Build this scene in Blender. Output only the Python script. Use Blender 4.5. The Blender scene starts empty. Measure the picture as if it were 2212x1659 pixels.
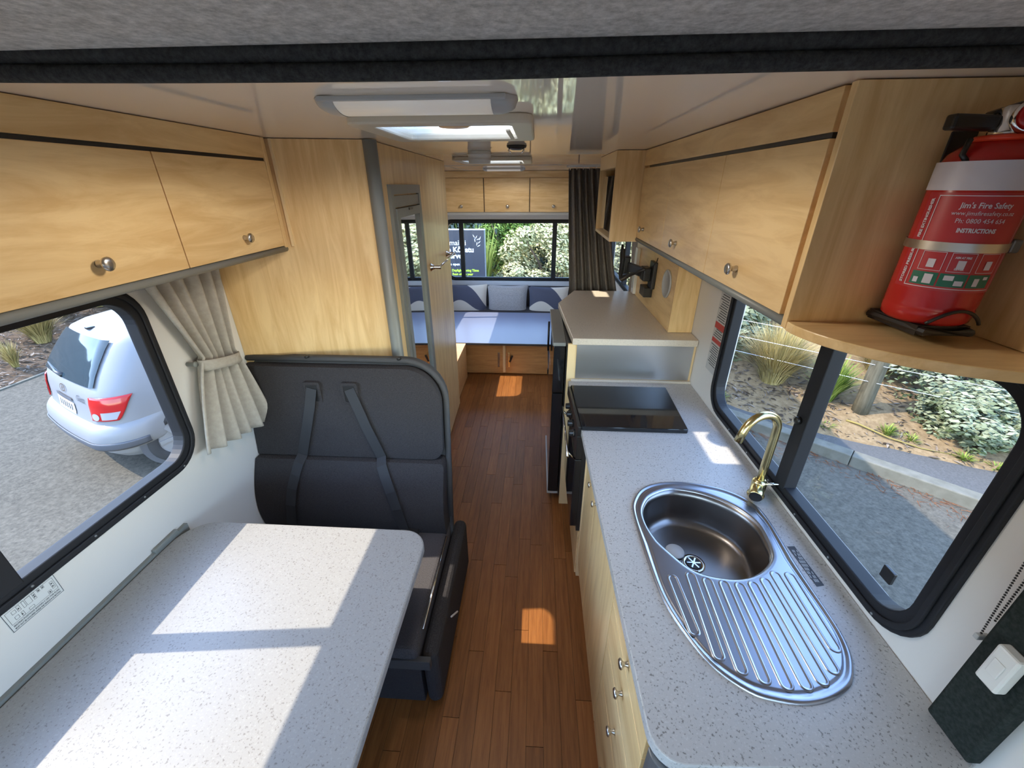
import bpy, bmesh, math, random
from mathutils import Vector, Matrix
R = math.radians
PI = math.pi
random.seed(7)
sc = bpy.context.scene
col = sc.collection

# ------------------------------------------------------------------ camera, sky, sun, exposure
cd = bpy.data.cameras.new('camera'); cam = bpy.data.objects.new('camera', cd); col.objects.link(cam)
cd.sensor_width = 36.0; cd.lens = 36.0 * 881.59 / 2212.0; cd.clip_start = 0.02; cd.clip_end = 400
rows = ((0.99818897, 0.02317224, -0.05551424), (0.06005581, -0.43718596, 0.89736377), (-0.00347612, -0.89907257, -0.43778583))
m = Matrix.Identity(4)
for i in range(3):
    m[i][0] = rows[i][0]; m[i][1] = -rows[i][1]; m[i][2] = -rows[i][2]
m[2][3] = 1.88
cam.matrix_world = m
sc.camera = cam
DIFFUSER_GLOW = 0.05; FILL_W = 2.5; FILL_COLOR = (1.0, .91, .78)  # added diffuser glow, then power and colour of the added fill spots
SUN = Vector((1.0, 0.10, -1.08)).normalized()
w = bpy.data.worlds.new('world'); sc.world = w; w.use_nodes = True
nt = w.node_tree
sky = nt.nodes.new('ShaderNodeTexSky'); sky.sky_type = 'NISHITA'; sky.sun_disc = False
sky.sun_elevation = R(47); sky.sun_rotation = math.atan2(-SUN.x, -SUN.y); sky.air_density = 1.0; sky.dust_density = 0.25
bg = nt.nodes['Background']; nt.links.new(sky.outputs[0], bg.inputs[0]); bg.inputs[1].default_value = 0.47
sl = bpy.data.lights.new('sun', 'SUN'); sl.energy = 2.2; sl.angle = R(0.55); sl.color = (1.0, 0.89, 0.72)
so = bpy.data.objects.new('sun', sl); col.objects.link(so); so.location = (-12, -2, 14)
so.rotation_euler = SUN.to_track_quat('-Z', 'Y').to_euler()
sc.view_settings.view_transform = 'Standard'; sc.view_settings.look = 'None'
sc.view_settings.gamma = 1.0; sc.view_settings.use_curve_mapping = False
sc.view_settings.exposure = 1.9
sc.cycles.max_bounces = 12; sc.cycles.diffuse_bounces = 8; sc.cycles.transparent_max_bounces = 16

# ------------------------------------------------------------------ materials
def newmat(name, color, rough=0.5, metal=0.0, spec=0.5, **k):
    mt = bpy.data.materials.new(name); mt.use_nodes = True
    b = mt.node_tree.nodes['Principled BSDF']
    b.inputs['Base Color'].default_value = (*color, 1); b.inputs['Roughness'].default_value = rough
    b.inputs['Metallic'].default_value = metal; b.inputs['Specular IOR Level'].default_value = spec
    for a, v in k.items(): b.inputs[a].default_value = v
    return mt
def nodes(mt): return mt.node_tree, mt.node_tree.nodes['Principled BSDF']
def noise_mix(mt, c0, c1, scale=(1, 1, 1), nscale=10, detail=4, lo=0.35, hi=0.65, bump=0.0, rough=0.6, dist=0.0, randomize=0.0):
    nt, b = nodes(mt)
    tc = nt.nodes.new('ShaderNodeTexCoord'); mp = nt.nodes.new('ShaderNodeMapping'); mp.inputs['Scale'].default_value = scale
    n = nt.nodes.new('ShaderNodeTexNoise'); n.inputs['Scale'].default_value = nscale; n.inputs['Detail'].default_value = detail
    n.inputs['Roughness'].default_value = rough; n.inputs['Distortion'].default_value = dist
    r = nt.nodes.new('ShaderNodeValToRGB'); r.color_ramp.elements[0].position = lo; r.color_ramp.elements[1].position = hi
    r.color_ramp.elements[0].color = (*c0, 1); r.color_ramp.elements[1].color = (*c1, 1)
    L = nt.links.new
    L(tc.outputs['Object'], mp.inputs[0]); L(mp.outputs[0], n.inputs['Vector']); L(n.outputs['Fac'], r.inputs[0])
    out = r.outputs[0]
    if randomize:
        oi = nt.nodes.new('ShaderNodeObjectInfo')
        mr = nt.nodes.new('ShaderNodeMapRange'); mr.inputs[3].default_value = 1 - randomize; mr.inputs[4].default_value = 1 + randomize
        mu = nt.nodes.new('ShaderNodeVectorMath'); mu.operation = 'SCALE'
        L(oi.outputs['Random'], mr.inputs[0]); L(out, mu.inputs[0]); L(mr.outputs[0], mu.inputs['Scale']); out = mu.outputs[0]
        ad = nt.nodes.new('ShaderNodeVectorMath'); ad.operation = 'ADD'
        ml = nt.nodes.new('ShaderNodeMath'); ml.operation = 'MULTIPLY'; ml.inputs[1].default_value = 37.0
        L(oi.outputs['Random'], ml.inputs[0]); L(mp.outputs[0], ad.inputs[0]); L(ml.outputs[0], ad.inputs[1]); L(ad.outputs[0], n.inputs['Vector'])
    L(out, b.inputs['Base Color'])
    if bump:
        bp = nt.nodes.new('ShaderNodeBump'); bp.inputs['Strength'].default_value = bump; bp.inputs['Distance'].default_value = 0.002
        L(n.outputs['Fac'], bp.inputs['Height']); L(bp.outputs[0], b.inputs['Normal'])
    return mt
M = {}
def woodm(name, s, c0=(.68, .44, .19), c1=(.84, .60, .30), rough=.32):
    return noise_mix(newmat(name, c1, rough), c0, c1, s, 3.0, 8, .36, .62, rough=.62, dist=.7)
M['wood_y'] = woodm('maple_laminate_along', (9, 1.0, 7))
M['wood_z'] = woodm('maple_laminate_upright', (8, 8, .8))
M['wood_x'] = woodm('maple_laminate_across', (1.0, 8, 8))
M['wood_edge'] = newmat('maple_edging', (.86, .64, .34), .4)
M['wood_orange'] = woodm('warm_maple_panel', (1.0, 8, 8), (.56, .29, .10), (.70, .39, .15))
M['floor'] = noise_mix(newmat('oak_strip_vinyl', (.2, .1, .05), .42, spec=.3), (.19, .066, .017), (.33, .13, .037), (26, 1.6, 4), 3, 8, .3, .7, .05, .65, .4, .16)
M['joint'] = newmat('dark_floor_joint', (.07, .028, .010), .7)
M['wall'] = newmat('white_wall_panel', (.66, .635, .605), .38)
M['ceil'] = newmat('gloss_cream_ceiling', (.93, .86, .76), .045, spec=.6)
M['top'] = None
def speckled(name, base, dark, light, rough=.35, sc_=190):
    mt = newmat(name, base, rough); nt, b = nodes(mt); L = nt.links.new
    tc = nt.nodes.new('ShaderNodeTexCoord'); n = nt.nodes.new('ShaderNodeTexNoise'); n.inputs['Scale'].default_value = sc_; n.inputs['Detail'].default_value = 2
    r = nt.nodes.new('ShaderNodeValToRGB'); e = r.color_ramp.elements
    e[0].position = .31; e[0].color = (*dark, 1); e[1].position = .39; e[1].color = (*base, 1)
    x = e.new(.60); x.color = (*base, 1); x = e.new(.68); x.color = (*light, 1)
    L(tc.outputs['Object'], n.inputs['Vector']); L(n.outputs['Fac'], r.inputs[0]); L(r.outputs[0], b.inputs['Base Color']); return mt
M['top'] = speckled('speckled_laminate_worktop', (.46, .45, .44), (.20, .19, .18), (.52, .51, .50))
M['tabletop'] = speckled('speckled_white_table', (.30, .295, .285), (.185, .175, .165), (.335, .33, .32))
M['toptan'] = speckled('speckled_beige_worktop', (.66, .58, .47), (.50, .44, .35), (.72, .65, .54), .3)
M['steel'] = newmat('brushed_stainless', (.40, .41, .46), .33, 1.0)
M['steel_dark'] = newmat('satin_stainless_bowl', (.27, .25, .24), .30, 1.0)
M['splash'] = newmat('stainless_splashback', (.60, .59, .58), .3, 1.0)
M['chrome'] = newmat('chrome', (.75, .74, .72), .12, 1.0)
M['nickel'] = newmat('satin_nickel', (.56, .53, .49), .28, 1.0)
M['golden'] = newmat('brushed_gold_tint', (.72, .60, .30), .24, 1.0)  # the tap's warm reflections are painted into this metal colour
M['blackglass'] = newmat('black_glass', (.012, .013, .015), .06)
M['black'] = newmat('black_plastic', (.014, .014, .015), .35)
M['rubber'] = newmat('black_rubber_frame', (.016, .017, .021), .55, spec=.25)
M['grey_trim'] = newmat('grey_plastic_trim', (.20, .21, .20), .4)
M['grey_light'] = newmat('light_grey_plastic', (.44, .45, .45), .4)
M['metal_grey'] = newmat('grey_metal_panel', (.20, .21, .22), .4, .6)
M['fabric'] = noise_mix(newmat('charcoal_upholstery', (.03, .03, .033), .9, spec=.2), (.020, .019, .022), (.065, .060, .062), (1, 60, 12), 14, 5, .3, .7, .3)
M['fabric'].node_tree.nodes['Mapping'].inputs['Scale'].default_value = (14, 14, 90)
M['seatpad'] = noise_mix(newmat('grey_seat_fabric', (.05, .05, .055), .95, spec=.2), (.042, .040, .046), (.105, .098, .103), (1, 1, 1), 350, 3, .3, .7, .3)
M['piping'] = newmat('dark_grey_piping', (.055, .055, .058), .7)
M['belt'] = newmat('seat_belt_webbing', (.022, .022, .025), .6)
M['carpet'] = noise_mix(newmat('grey_carpet_lining', (.3, .29, .27), .97, spec=.1), (.36, .345, .315), (.82, .78, .73), (1, 1, 1), 85, 8, .3, .7, .6, .75)
M['carpet_dark'] = noise_mix(newmat('charcoal_carpet_roll', (.03, .03, .03), .97, spec=.1), (.022, .023, .024), (.075, .077, .076), (1, 1, 1), 120, 6, .3, .7, .6, .75)
M['felt'] = noise_mix(newmat('dark_felt', (.02, .025, .024), .95, spec=.1), (.016, .021, .020), (.032, .038, .036), (1, 1, 1), 120, 6)
M['curtain'] = noise_mix(newmat('taupe_curtain_cloth', (.3, .28, .25), .85, spec=.2), (.36, .33, .29), (.41, .38, .335), (1, 1, 1), 60, 5)
M['curtain_dark'] = noise_mix(newmat('brown_grey_curtain_cloth', (.12, .1, .09), .85, spec=.2), (.15, .135, .122), (.19, .17, .155), (1, 1, 1), 60, 5)
M['white'] = newmat('white_plastic', (.72, .72, .70), .35)
M['board'] = newmat('gloss_white_board', (.17, .19, .27), .3, spec=.12)
M['board_edge'] = newmat('dark_board_edge', (.06, .055, .05), .5)
M['mirror'] = newmat('mirror', (.80, .81, .80), .02, 1.0)
M['paper'] = newmat('white_sticker', (.62, .63, .62), .5)
M['ink'] = newmat('dark_print', (.06, .065, .075), .6)
M['redink'] = newmat('red_print', (.50, .06, .05), .6)
M['clear'] = newmat('clear_sticker', (.50, .50, .49), .35)
M['red'] = newmat('red_enamel', (.42, .016, .014), .22)
M['redlabel'] = newmat('red_label', (.42, .025, .03), .35)
M['redtab'] = newmat('red_orange_tab', (.75, .06, .02), .35)
M['whitelabel'] = newmat('white_label', (.60, .56, .60), .4)
M['greenlabel'] = newmat('green_label', (.01, .13, .075), .4)
M['lamp'] = newmat('faint_glow_diffuser', (.6, .6, .6), .3, **{'Emission Color': (1, .92, .80, 1), 'Emission Strength': DIFFUSER_GLOW})  # faint glow added to diffusers that look switched off
M['cream'] = newmat('cream_plastic', (.60, .55, .45), .4)
M['lens'] = newmat('frosted_lens', (.52, .53, .53), .3)
M['amber'] = newmat('amber_plastic', (.75, .36, .06), .35, **{'Transmission Weight': .3})
M['rearwall'] = newmat('pale_rear_wall', (.60, .61, .66), .5)
M['cushion_grey'] = noise_mix(newmat('grey_cushion', (.3, .3, .31), .9, spec=.2), (.27, .265, .27), (.36, .35, .355), (1, 1, 1), 90, 4)
# patterned cushion: navy and cream waves printed on the cloth
def wavy():
    mt = newmat('navy_cream_print', (.1, .1, .12), .9, spec=.2); nt, b = nodes(mt); L = nt.links.new
    tc = nt.nodes.new('ShaderNodeTexCoord'); sx = nt.nodes.new('ShaderNodeSeparateXYZ'); L(tc.outputs['Object'], sx.inputs[0])
    def mth(op, a, bb=None):
        n = nt.nodes.new('ShaderNodeMath'); n.operation = op
        for i, v in enumerate((a, bb)):
            if v is None: continue
            if isinstance(v, (int, float)): n.inputs[i].default_value = v
            else: L(v, n.inputs[i])
        return n.outputs[0]
    x, z = sx.outputs[0], sx.outputs[2]
    lowb = mth('ADD', mth('MULTIPLY', mth('SINE', mth('ADD', mth('MULTIPLY', x, 11.0), 2.6)), .07), -.02)
    low = mth('LESS_THAN', z, lowb)
    hb = mth('ADD', mth('MULTIPLY', mth('ADD', x, -.06), -1.0), .185)
    high = mth('GREATER_THAN', z, mth('ADD', hb, mth('MULTIPLY', mth('SINE', mth('MULTIPLY', x, 16.0)), .03)))
    f = mth('MAXIMUM', low, high)
    mx = nt.nodes.new('ShaderNodeMix'); mx.data_type = 'RGBA'; mx.inputs[6].default_value = (.075, .08, .115, 1); mx.inputs[7].default_value = (.56, .52, .46, 1)
    L(f, mx.inputs[0]); L(mx.outputs[2], b.inputs['Base Color']); return mt
M['cushion_wave'] = wavy()
def glassm(name, tint, k=.75, base=.015):
    """thin clear sheet: straight-through transmission plus a Schlick-like mirror reflection (the same from either side)"""
    mt = bpy.data.materials.new(name); mt.use_nodes = True; nt = mt.node_tree; nt.nodes.clear()
    o = nt.nodes.new('ShaderNodeOutputMaterial'); mx = nt.nodes.new('ShaderNodeMixShader'); t = nt.nodes.new('ShaderNodeBsdfTransparent')
    g = nt.nodes.new('ShaderNodeBsdfGlossy'); f = nt.nodes.new('ShaderNodeLayerWeight'); f.inputs[0].default_value = .5
    p = nt.nodes.new('ShaderNodeMath'); p.operation = 'POWER'; p.inputs[1].default_value = 5.0
    q = nt.nodes.new('ShaderNodeMath'); q.operation = 'MULTIPLY_ADD'; q.inputs[1].default_value = k; q.inputs[2].default_value = base
    t.inputs[0].default_value = (*tint, 1); g.inputs['Roughness'].default_value = 0.01
    L = nt.links.new; L(f.outputs['Facing'], p.inputs[0]); L(p.outputs[0], q.inputs[0]); L(q.outputs[0], mx.inputs[0]); L(t.outputs[0], mx.inputs[1]); L(g.outputs[0], mx.inputs[2]); L(mx.outputs[0], o.inputs[0]); return mt
M['glass'] = glassm('window_acrylic', (.97, .975, .98))
M['dome'] = None
def translucent(name, c, mixf=.5):
    mt = bpy.data.materials.new(name); mt.use_nodes = True; nt = mt.node_tree; nt.nodes.clear()
    o = nt.nodes.new('ShaderNodeOutputMaterial'); mx = nt.nodes.new('ShaderNodeMixShader'); t = nt.nodes.new('ShaderNodeBsdfTranslucent'); d = nt.nodes.new('ShaderNodeBsdfDiffuse')
    t.inputs[0].default_value = (*c, 1); d.inputs[0].default_value = (*c, 1); mx.inputs[0].default_value = mixf
    L = nt.links.new; L(d.outputs[0], mx.inputs[1]); L(t.outputs[0], mx.inputs[2]); L(mx.outputs[0], o.inputs[0]); return mt
M['dome'] = translucent('opal_hatch_plastic', (.92, .92, .90), .75)
# outside
M['gravel'] = noise_mix(newmat('grey_gravel', (.3, .29, .27), .95, spec=.1), (0.0489, 0.0441, 0.0349), (0.1321, 0.1183, 0.0923), (1, 1, 1), 26, 10, .32, .68, .8, .78)
M['asphalt'] = noise_mix(newmat('asphalt_path', (.3, .3, .3), .95, spec=.1), (0.0603, 0.0591, 0.0570), (0.1131, 0.1096, 0.1039), (1, 1, 1), 60, 8, .3, .7, .5, .75)
M['concrete'] = noise_mix(newmat('concrete_kerb', (.5, .48, .44), .9, spec=.2), (0.1096, 0.1039, 0.0809), (0.1645, 0.1545, 0.1249), (1, 1, 1), 9, 8, .3, .7)
M['bank'] = noise_mix(newmat('bark_mulch_bank', (.2, .13, .09), .97, spec=.1), (0.0473, 0.0287, 0.0169), (0.1640, 0.1158, 0.0763), (1, 1, 1), 16, 10, .3, .7, .9, .78)
M['drygrass'] = noise_mix(newmat('dry_grass_bank', (.4, .3, .2), .97, spec=.1), (0.1182, 0.0771, 0.0376), (0.2738, 0.1944, 0.1099), (1, 1, 1), 14, 10, .3, .7, .9, .78)
M['needles'] = noise_mix(newmat('red_brown_needles', (.3, .12, .06), .95, spec=.1), (0.0979, 0.0365, 0.0169), (0.1827, 0.0792, 0.0368), (1, 1, 1), 60, 6)
M['post'] = noise_mix(newmat('weathered_post', (.3, .27, .2), .9, spec=.2), (0.0686, 0.0594, 0.0391), (0.1257, 0.1102, 0.0758), (12, 12, 1), 4, 8)
M['wire'] = newmat('galvanised_wire', (.6, .62, .64), .4, .6)
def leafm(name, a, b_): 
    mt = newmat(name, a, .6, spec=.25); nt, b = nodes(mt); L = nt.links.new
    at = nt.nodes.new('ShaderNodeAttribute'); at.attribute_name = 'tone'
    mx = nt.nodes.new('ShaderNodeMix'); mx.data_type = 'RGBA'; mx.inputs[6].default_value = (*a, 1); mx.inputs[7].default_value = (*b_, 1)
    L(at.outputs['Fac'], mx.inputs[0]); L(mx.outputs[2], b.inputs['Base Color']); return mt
M['leaf_pale'] = leafm('pale_variegated_leaves', (0.061, 0.086, 0.03), (0.267, 0.283, 0.181))
M['leaf_silver'] = leafm('silver_green_leaves', (0.152, 0.165, 0.059), (0.663, 0.617, 0.337))
M['leaf_green'] = leafm('bright_green_leaves', (0.038, 0.083, 0.008), (0.187, 0.286, 0.045))
M['leaf_dark'] = leafm('dark_green_leaves', (0.008, 0.019, 0.004), (0.054, 0.084, 0.019))
M['blade_straw'] = leafm('straw_tussock_blades', (0.234, 0.178, 0.053), (0.465, 0.355, 0.145))
M['blade_green'] = leafm('green_grass_blades', (0.078, 0.126, 0.013), (0.243, 0.294, 0.058))
M['blade_olive'] = leafm('olive_tussock_blades', (0.172, 0.141, 0.039), (0.428, 0.321, 0.129))
M['bark'] = newmat('brown_stems', (.10, .07, .045), .9)
M['chips'] = leafm('wood_chips', (0.042, 0.025, 0.015), (0.249, 0.197, 0.15))
M['carpaint'] = newmat('silver_car_paint', (.20, .202, .21), .45, .0, spec=.3, **{'Coat Weight': .08})
M['carglass'] = newmat('tinted_car_glass', (.02, .035, .045), .05, spec=.14)
M['tail'] = newmat('red_lamp_lens', (.38, .012, .012), .12)
M['tailclear'] = newmat('clear_lamp_lens', (.30, .29, .30), .15)
M['cargrey'] = newmat('dark_grey_bumper_strip', (.075, .08, .095), .5)
M['tyre'] = newmat('tyre_rubber', (.03, .03, .032), .85)
M['signface'] = newmat('dark_slate_sign', (.035, .042, .06), .2)
M['signside'] = newmat('slate_grey_sign_edge', (.16, .19, .21), .5)
M['signtop'] = newmat('pale_sign_cap', (.5, .52, .55), .4)
M['print_white'] = newmat('white_print', (.80, .80, .80), .5)
M['print_green'] = newmat('green_print', (.45, .68, .04), .5)

# ------------------------------------------------------------------ helpers
class MB:
    def __init__(s): s.v = []; s.f = []
    def add(s, vs, fs):
        o = len(s.v); s.v += [tuple(p) for p in vs]; s.f += [tuple(i + o for i in f) for f in fs]; return s
    def box(s, x0, x1, y0, y1, z0, z1):
        x0, x1 = min(x0, x1), max(x0, x1); y0, y1 = min(y0, y1), max(y0, y1); z0, z1 = min(z0, z1), max(z0, z1)
        return s.add([(x0, y0, z0), (x1, y0, z0), (x1, y1, z0), (x0, y1, z0), (x0, y0, z1), (x1, y0, z1), (x1, y1, z1), (x0, y1, z1)],
                     [(0, 3, 2, 1), (4, 5, 6, 7), (0, 1, 5, 4), (1, 2, 6, 5), (2, 3, 7, 6), (3, 0, 4, 7)])
    def obox(s, c, ux, uy, uz, hx, hy, hz):
        c = Vector(c); ux, uy, uz = Vector(ux).normalized(), Vector(uy).normalized(), Vector(uz).normalized()
        vs = [c + ux * a * hx + uy * b * hy + uz * d * hz for d in (-1, 1) for a, b in ((-1, -1), (1, -1), (1, 1), (-1, 1))]
        return s.add(vs, [(0, 3, 2, 1), (4, 5, 6, 7), (0, 1, 5, 4), (1, 2, 6, 5), (2, 3, 7, 6), (3, 0, 4, 7)])
    def prism(s, poly, axis, a, b):
        n = len(poly)
        def P(p, t): return (t, p[0], p[1]) if axis == 0 else (p[0], t, p[1]) if axis == 1 else (p[0], p[1], t)
        return s.add([P(p, a) for p in poly] + [P(p, b) for p in poly],
                     [tuple(range(n - 1, -1, -1)), tuple(range(n, 2 * n))] + [(i, (i + 1) % n, n + (i + 1) % n, n + i) for i in range(n)])
    def tube(s, pts, r, n=10, caps=True, closed=False):
        pts = [Vector(p) for p in pts]; k = len(pts); rs = r if isinstance(r, (list, tuple)) else [r] * k
        o = len(s.v); prev = None
        for i, p in enumerate(pts):
            if closed: t = pts[(i + 1) % k] - pts[i - 1]
            else: t = pts[min(i + 1, k - 1)] - pts[max(i - 1, 0)]
            t.normalize()
            if prev is None:
                a = Vector((0, 0, 1)) if abs(t.z) < .9 else Vector((1, 0, 0)); u = t.cross(a).normalized()
            else: u = (prev - t * prev.dot(t)).normalized()
            prev = u; vv = t.cross(u)
            for j in range(n):
                an = 2 * PI * j / n; s.v.append(tuple(p + (u * math.cos(an) + vv * math.sin(an)) * rs[i]))
        for i in range(k if closed else k - 1):
            i2 = (i + 1) % k
            for j in range(n): s.f.append((o + i * n + j, o + i * n + (j + 1) % n, o + i2 * n + (j + 1) % n, o + i2 * n + j))
        if caps and not closed:
            s.f.append(tuple(o + j for j in range(n - 1, -1, -1))); s.f.append(tuple(o + (k - 1) * n + j for j in range(n)))
        return s
    def lathe(s, prof, c, d=(0, 0, 1), n=20):
        """prof: (radius, height along d)"""
        c = Vector(c); d = Vector(d).normalized(); a = Vector((0, 0, 1)) if abs(d.z) < .9 else Vector((1, 0, 0)); u = d.cross(a).normalized(); v = d.cross(u); o = len(s.v)
        for r, h in prof:
            for j in range(n):
                an = 2 * PI * j / n; s.v.append(tuple(c + d * h + (u * math.cos(an) + v * math.sin(an)) * max(r, 1e-5)))
        for i in range(len(prof) - 1):
            for j in range(n): s.f.append((o + i * n + j, o + i * n + (j + 1) % n, o + (i + 1) * n + (j + 1) % n, o + (i + 1) * n + j))
        s.f.append(tuple(o + j for j in range(n - 1, -1, -1))); k = o + (len(prof) - 1) * n; s.f.append(tuple(k + j for j in range(n)))
        return s
    def grid(s, fn, nu, nv, closed_u=False):
        o = len(s.v)
        for j in range(nv + 1):
            for i in range(nu + (0 if closed_u else 1)): s.v.append(tuple(fn(i / nu, j / nv)))
        W = nu if closed_u else nu + 1
        for j in range(nv):
            for i in range(nu): s.f.append((o + j * W + i, o + j * W + (i + 1) % W, o + (j + 1) * W + (i + 1) % W, o + (j + 1) * W + i))
        return s
    def build(s, name, mat, parent=None, smooth=False, bevel=0, seg=2, solid=0, origin=None, sub=0, fix=True):
        me = bpy.data.meshes.new(name)
        if parent is not None: org = WM[parent.name]
        elif origin is not None: org = Vector(origin)
        else: org = Vector((0, 0, 0))
        me.from_pydata([tuple(Vector(p) - org) for p in s.v], [], s.f)
        if fix:
            bm = bmesh.new(); bm.from_mesh(me); bmesh.ops.recalc_face_normals(bm, faces=bm.faces); bm.to_mesh(me); bm.free()
        if smooth:
            for p in me.polygons: p.use_smooth = True
        o = bpy.data.objects.new(name, me); col.objects.link(o); me.materials.append(M[mat] if isinstance(mat, str) else mat)
        if parent is not None:
            o.parent = parent
        else: o.location = org
        WM[o.name] = org
        if solid:
            md = o.modifiers.new('thickness', 'SOLIDIFY'); md.thickness = solid; md.offset = 0
        if sub:
            md = o.modifiers.new('smooth', 'SUBSURF'); md.levels = md.render_levels = sub
        if bevel:
            md = o.modifiers.new('edge', 'BEVEL'); md.width = bevel; md.segments = seg; md.limit_method = 'ANGLE'; md.angle_limit = R(40)
            if smooth is False:
                for p in me.polygons: p.use_smooth = False
        return o
WM = {}
def thing(name, label, cat, loc=(0, 0, 0), group=None):
    o = bpy.data.objects.new(name, None); col.objects.link(o); o.location = loc; o.empty_display_size = .05
    WM[o.name] = Vector(loc)
    o['label'] = label; o['category'] = cat
    if group: o['group'] = group
    return o
def tag(o, label, cat, group=None):
    o['label'] = label; o['category'] = cat
    if group: o['group'] = group
    return o
def struct(o, label=None):
    o['kind'] = 'structure'
    if label: o['label'] = label
    return o
def sroot(name, label, loc=(0, 0, 0)):
    o = bpy.data.objects.new(name, None); col.objects.link(o); o.location = loc; WM[o.name] = Vector(loc); o['kind'] = 'structure'; o['label'] = label
    return o
def copy_tree(o, parent=None, off=None):
    c = o.copy(); col.objects.link(c)
    if parent: c.parent = parent
    for ch in list(o.children): copy_tree(ch, c)
    return c
def rrect(x0, x1, y0, y1, r, n=6):
    pts = []
    rs = r if isinstance(r, (list, tuple)) else [r] * 4       # order: (x1,y1),(x0,y1),(x0,y0),(x1,y0)
    for (cx, cy, sx, sy, a0), q in zip(((x1, y1, -1, -1, 0), (x0, y1, 1, -1, 90), (x0, y0, 1, 1, 180), (x1, y0, -1, 1, 270)), rs):
        if q <= 0: pts.append((cx, cy)); continue
        for i in range(n + 1):
            a = R(a0 + 90 * i / n); pts.append((cx + sx * q + q * math.cos(a), cy + sy * q + q * math.sin(a)))
    return pts
def ring(mb, outer, inner, axis, a, b):
    n = len(outer)
    def P(p, t): return (t, p[0], p[1]) if axis == 0 else (p[0], t, p[1]) if axis == 1 else (p[0], p[1], t)
    vs = [P(p, a) for p in outer] + [P(p, a) for p in inner] + [P(p, b) for p in outer] + [P(p, b) for p in inner]
    fs = []
    for i in range(n):
        j = (i + 1) % n
        fs += [(i, j, n + j, n + i), (2 * n + i, 3 * n + i, 3 * n + j, 2 * n + j), (i, 2 * n + i, 2 * n + j, j), (n + i, n + j, 3 * n + j, 3 * n + i)]
    return mb.add(vs, fs)
def knob(parent, p, d, s=1.0, mat='nickel', name='knob'):
    return MB().lathe([(.0085 * s, 0), (.0085 * s, .004 * s), (.006 * s, .010 * s), (.0075 * s, .016 * s), (.0145 * s, .020 * s), (.0155 * s, .024 * s), (.012 * s, .028 * s), (.004 * s, .029 * s)], p, d, 18).build(name, mat, parent, True)
def text_data(txt, size, align='CENTER', bold=0.0):
    cu = bpy.data.curves.new('t', 'FONT'); cu.body = txt; cu.size = size; cu.align_x = align; cu.align_y = 'CENTER'; cu.resolution_u = 2; cu.offset = bold
    o = bpy.data.objects.new('t', cu); col.objects.link(o)
    dg = bpy.context.evaluated_depsgraph_get(); me = bpy.data.meshes.new_from_object(o.evaluated_get(dg))
    vs = [tuple(v.co) for v in me.vertices]; fs = [tuple(p.vertices) for p in me.polygons]
    bpy.data.objects.remove(o); bpy.data.curves.remove(cu); bpy.data.meshes.remove(me)
    return vs, fs
def put_text(mb, txt, size, org, ux, uy, align='CENTER', bold=0.0, width=None):
    vs, fs = text_data(txt, size, align, bold); org = Vector(org); ux = Vector(ux); uy = Vector(uy)
    if width and vs:
        xs = [v[0] for v in vs]; k = width / max(1e-6, max(xs) - min(xs)); vs = [(v[0] * k, v[1], v[2]) for v in vs]
    return mb.add([org + ux * v[0] + uy * v[1] for v in vs], fs)

XL, XR, YR, ZC = -1.30, 0.85, 5.85, 2.04
GZ = -0.9

# ------------------------------------------------------------------ structure: floor, walls, ceiling
fl = MB().box(XL - .04, XR + .04, -1.7, YR + .04, -.10, -.004).build('floor', 'joint'); struct(fl, 'dark orange oak strip floor of the motorhome')
pw = .066; k = 0
plank_cache = {}
x = -.86
while x < .30:
    y = .30 - random.random() * .8
    while y < 4.2:
        L_ = random.choice((.55, .75, .95)); 
        if L_ not in plank_cache:
            pm = MB().box(.0006, pw - .0006, .001, L_ - .001, -.004, 0).build('plank', 'floor', fl)
            pm.location = (x, y, 0); plank_cache[L_] = pm
        else:
            p2 = plank_cache[L_].copy(); col.objects.link(p2); p2.location = (x, y, 0)
        y += L_
    x += pw

def wall_with_holes(name, axis, a, b, u0, u1, z0, z1, holes, mat='wall'):
    """axis 0: wall in the YZ plane between x=a..b; holes (u0,u1,z0,z1)"""
    mb = MB(); hs = sorted(holes); cur = u0
    def bx(p, q, r, s_):
        if q - p < 1e-4 or s_ - r < 1e-4: return
        mb.box(a, b, p, q, r, s_) if axis == 0 else mb.box(p, q, a, b, r, s_)
    for h in hs:
        bx(cur, h[0], z0, z1); bx(h[0], h[1], z0, h[2]); bx(h[0], h[1], h[3], z1); cur = h[1]
    bx(cur, u1, z0, z1)
    return struct(mb.build(name, mat))
E_ = .04
W1 = (.04, 1.245, .935, 1.61); W2 = (.60, 1.80, .92, 1.60); W3 = (-1.29, .60, .66, 1.47); W4 = (3.42, 5.20, .74, 1.34); W5 = (3.45, 5.0, .95, 1.56)
def hole(w_): return (w_[0] + E_, w_[1] - E_, w_[2] + E_, w_[3] - E_)
CABL = (-1.3, -.5, .95, 1.55)
wl = wall_with_holes('wall_left', 0, XL - .04, XL, -1.6, YR + .04, -.1, ZC + .05, [hole(W1), hole(W4), CABL])
wr = wall_with_holes('wall_right', 0, XR, XR + .04, -1.6, YR + .04, -.1, ZC + .05, [hole(W2), hole(W5), CABL])
wb = wall_with_holes('wall_rear', 1, YR, YR + .04, XL - .04, XR + .04, -.1, ZC + .05, [hole(W3)], 'rearwall')
wf = wall_with_holes('wall_front', 1, -1.64, -1.6, XL - .04, XR + .04, -.1, ZC + .05, [(-1.15, .70, .95, 1.62)])
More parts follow.
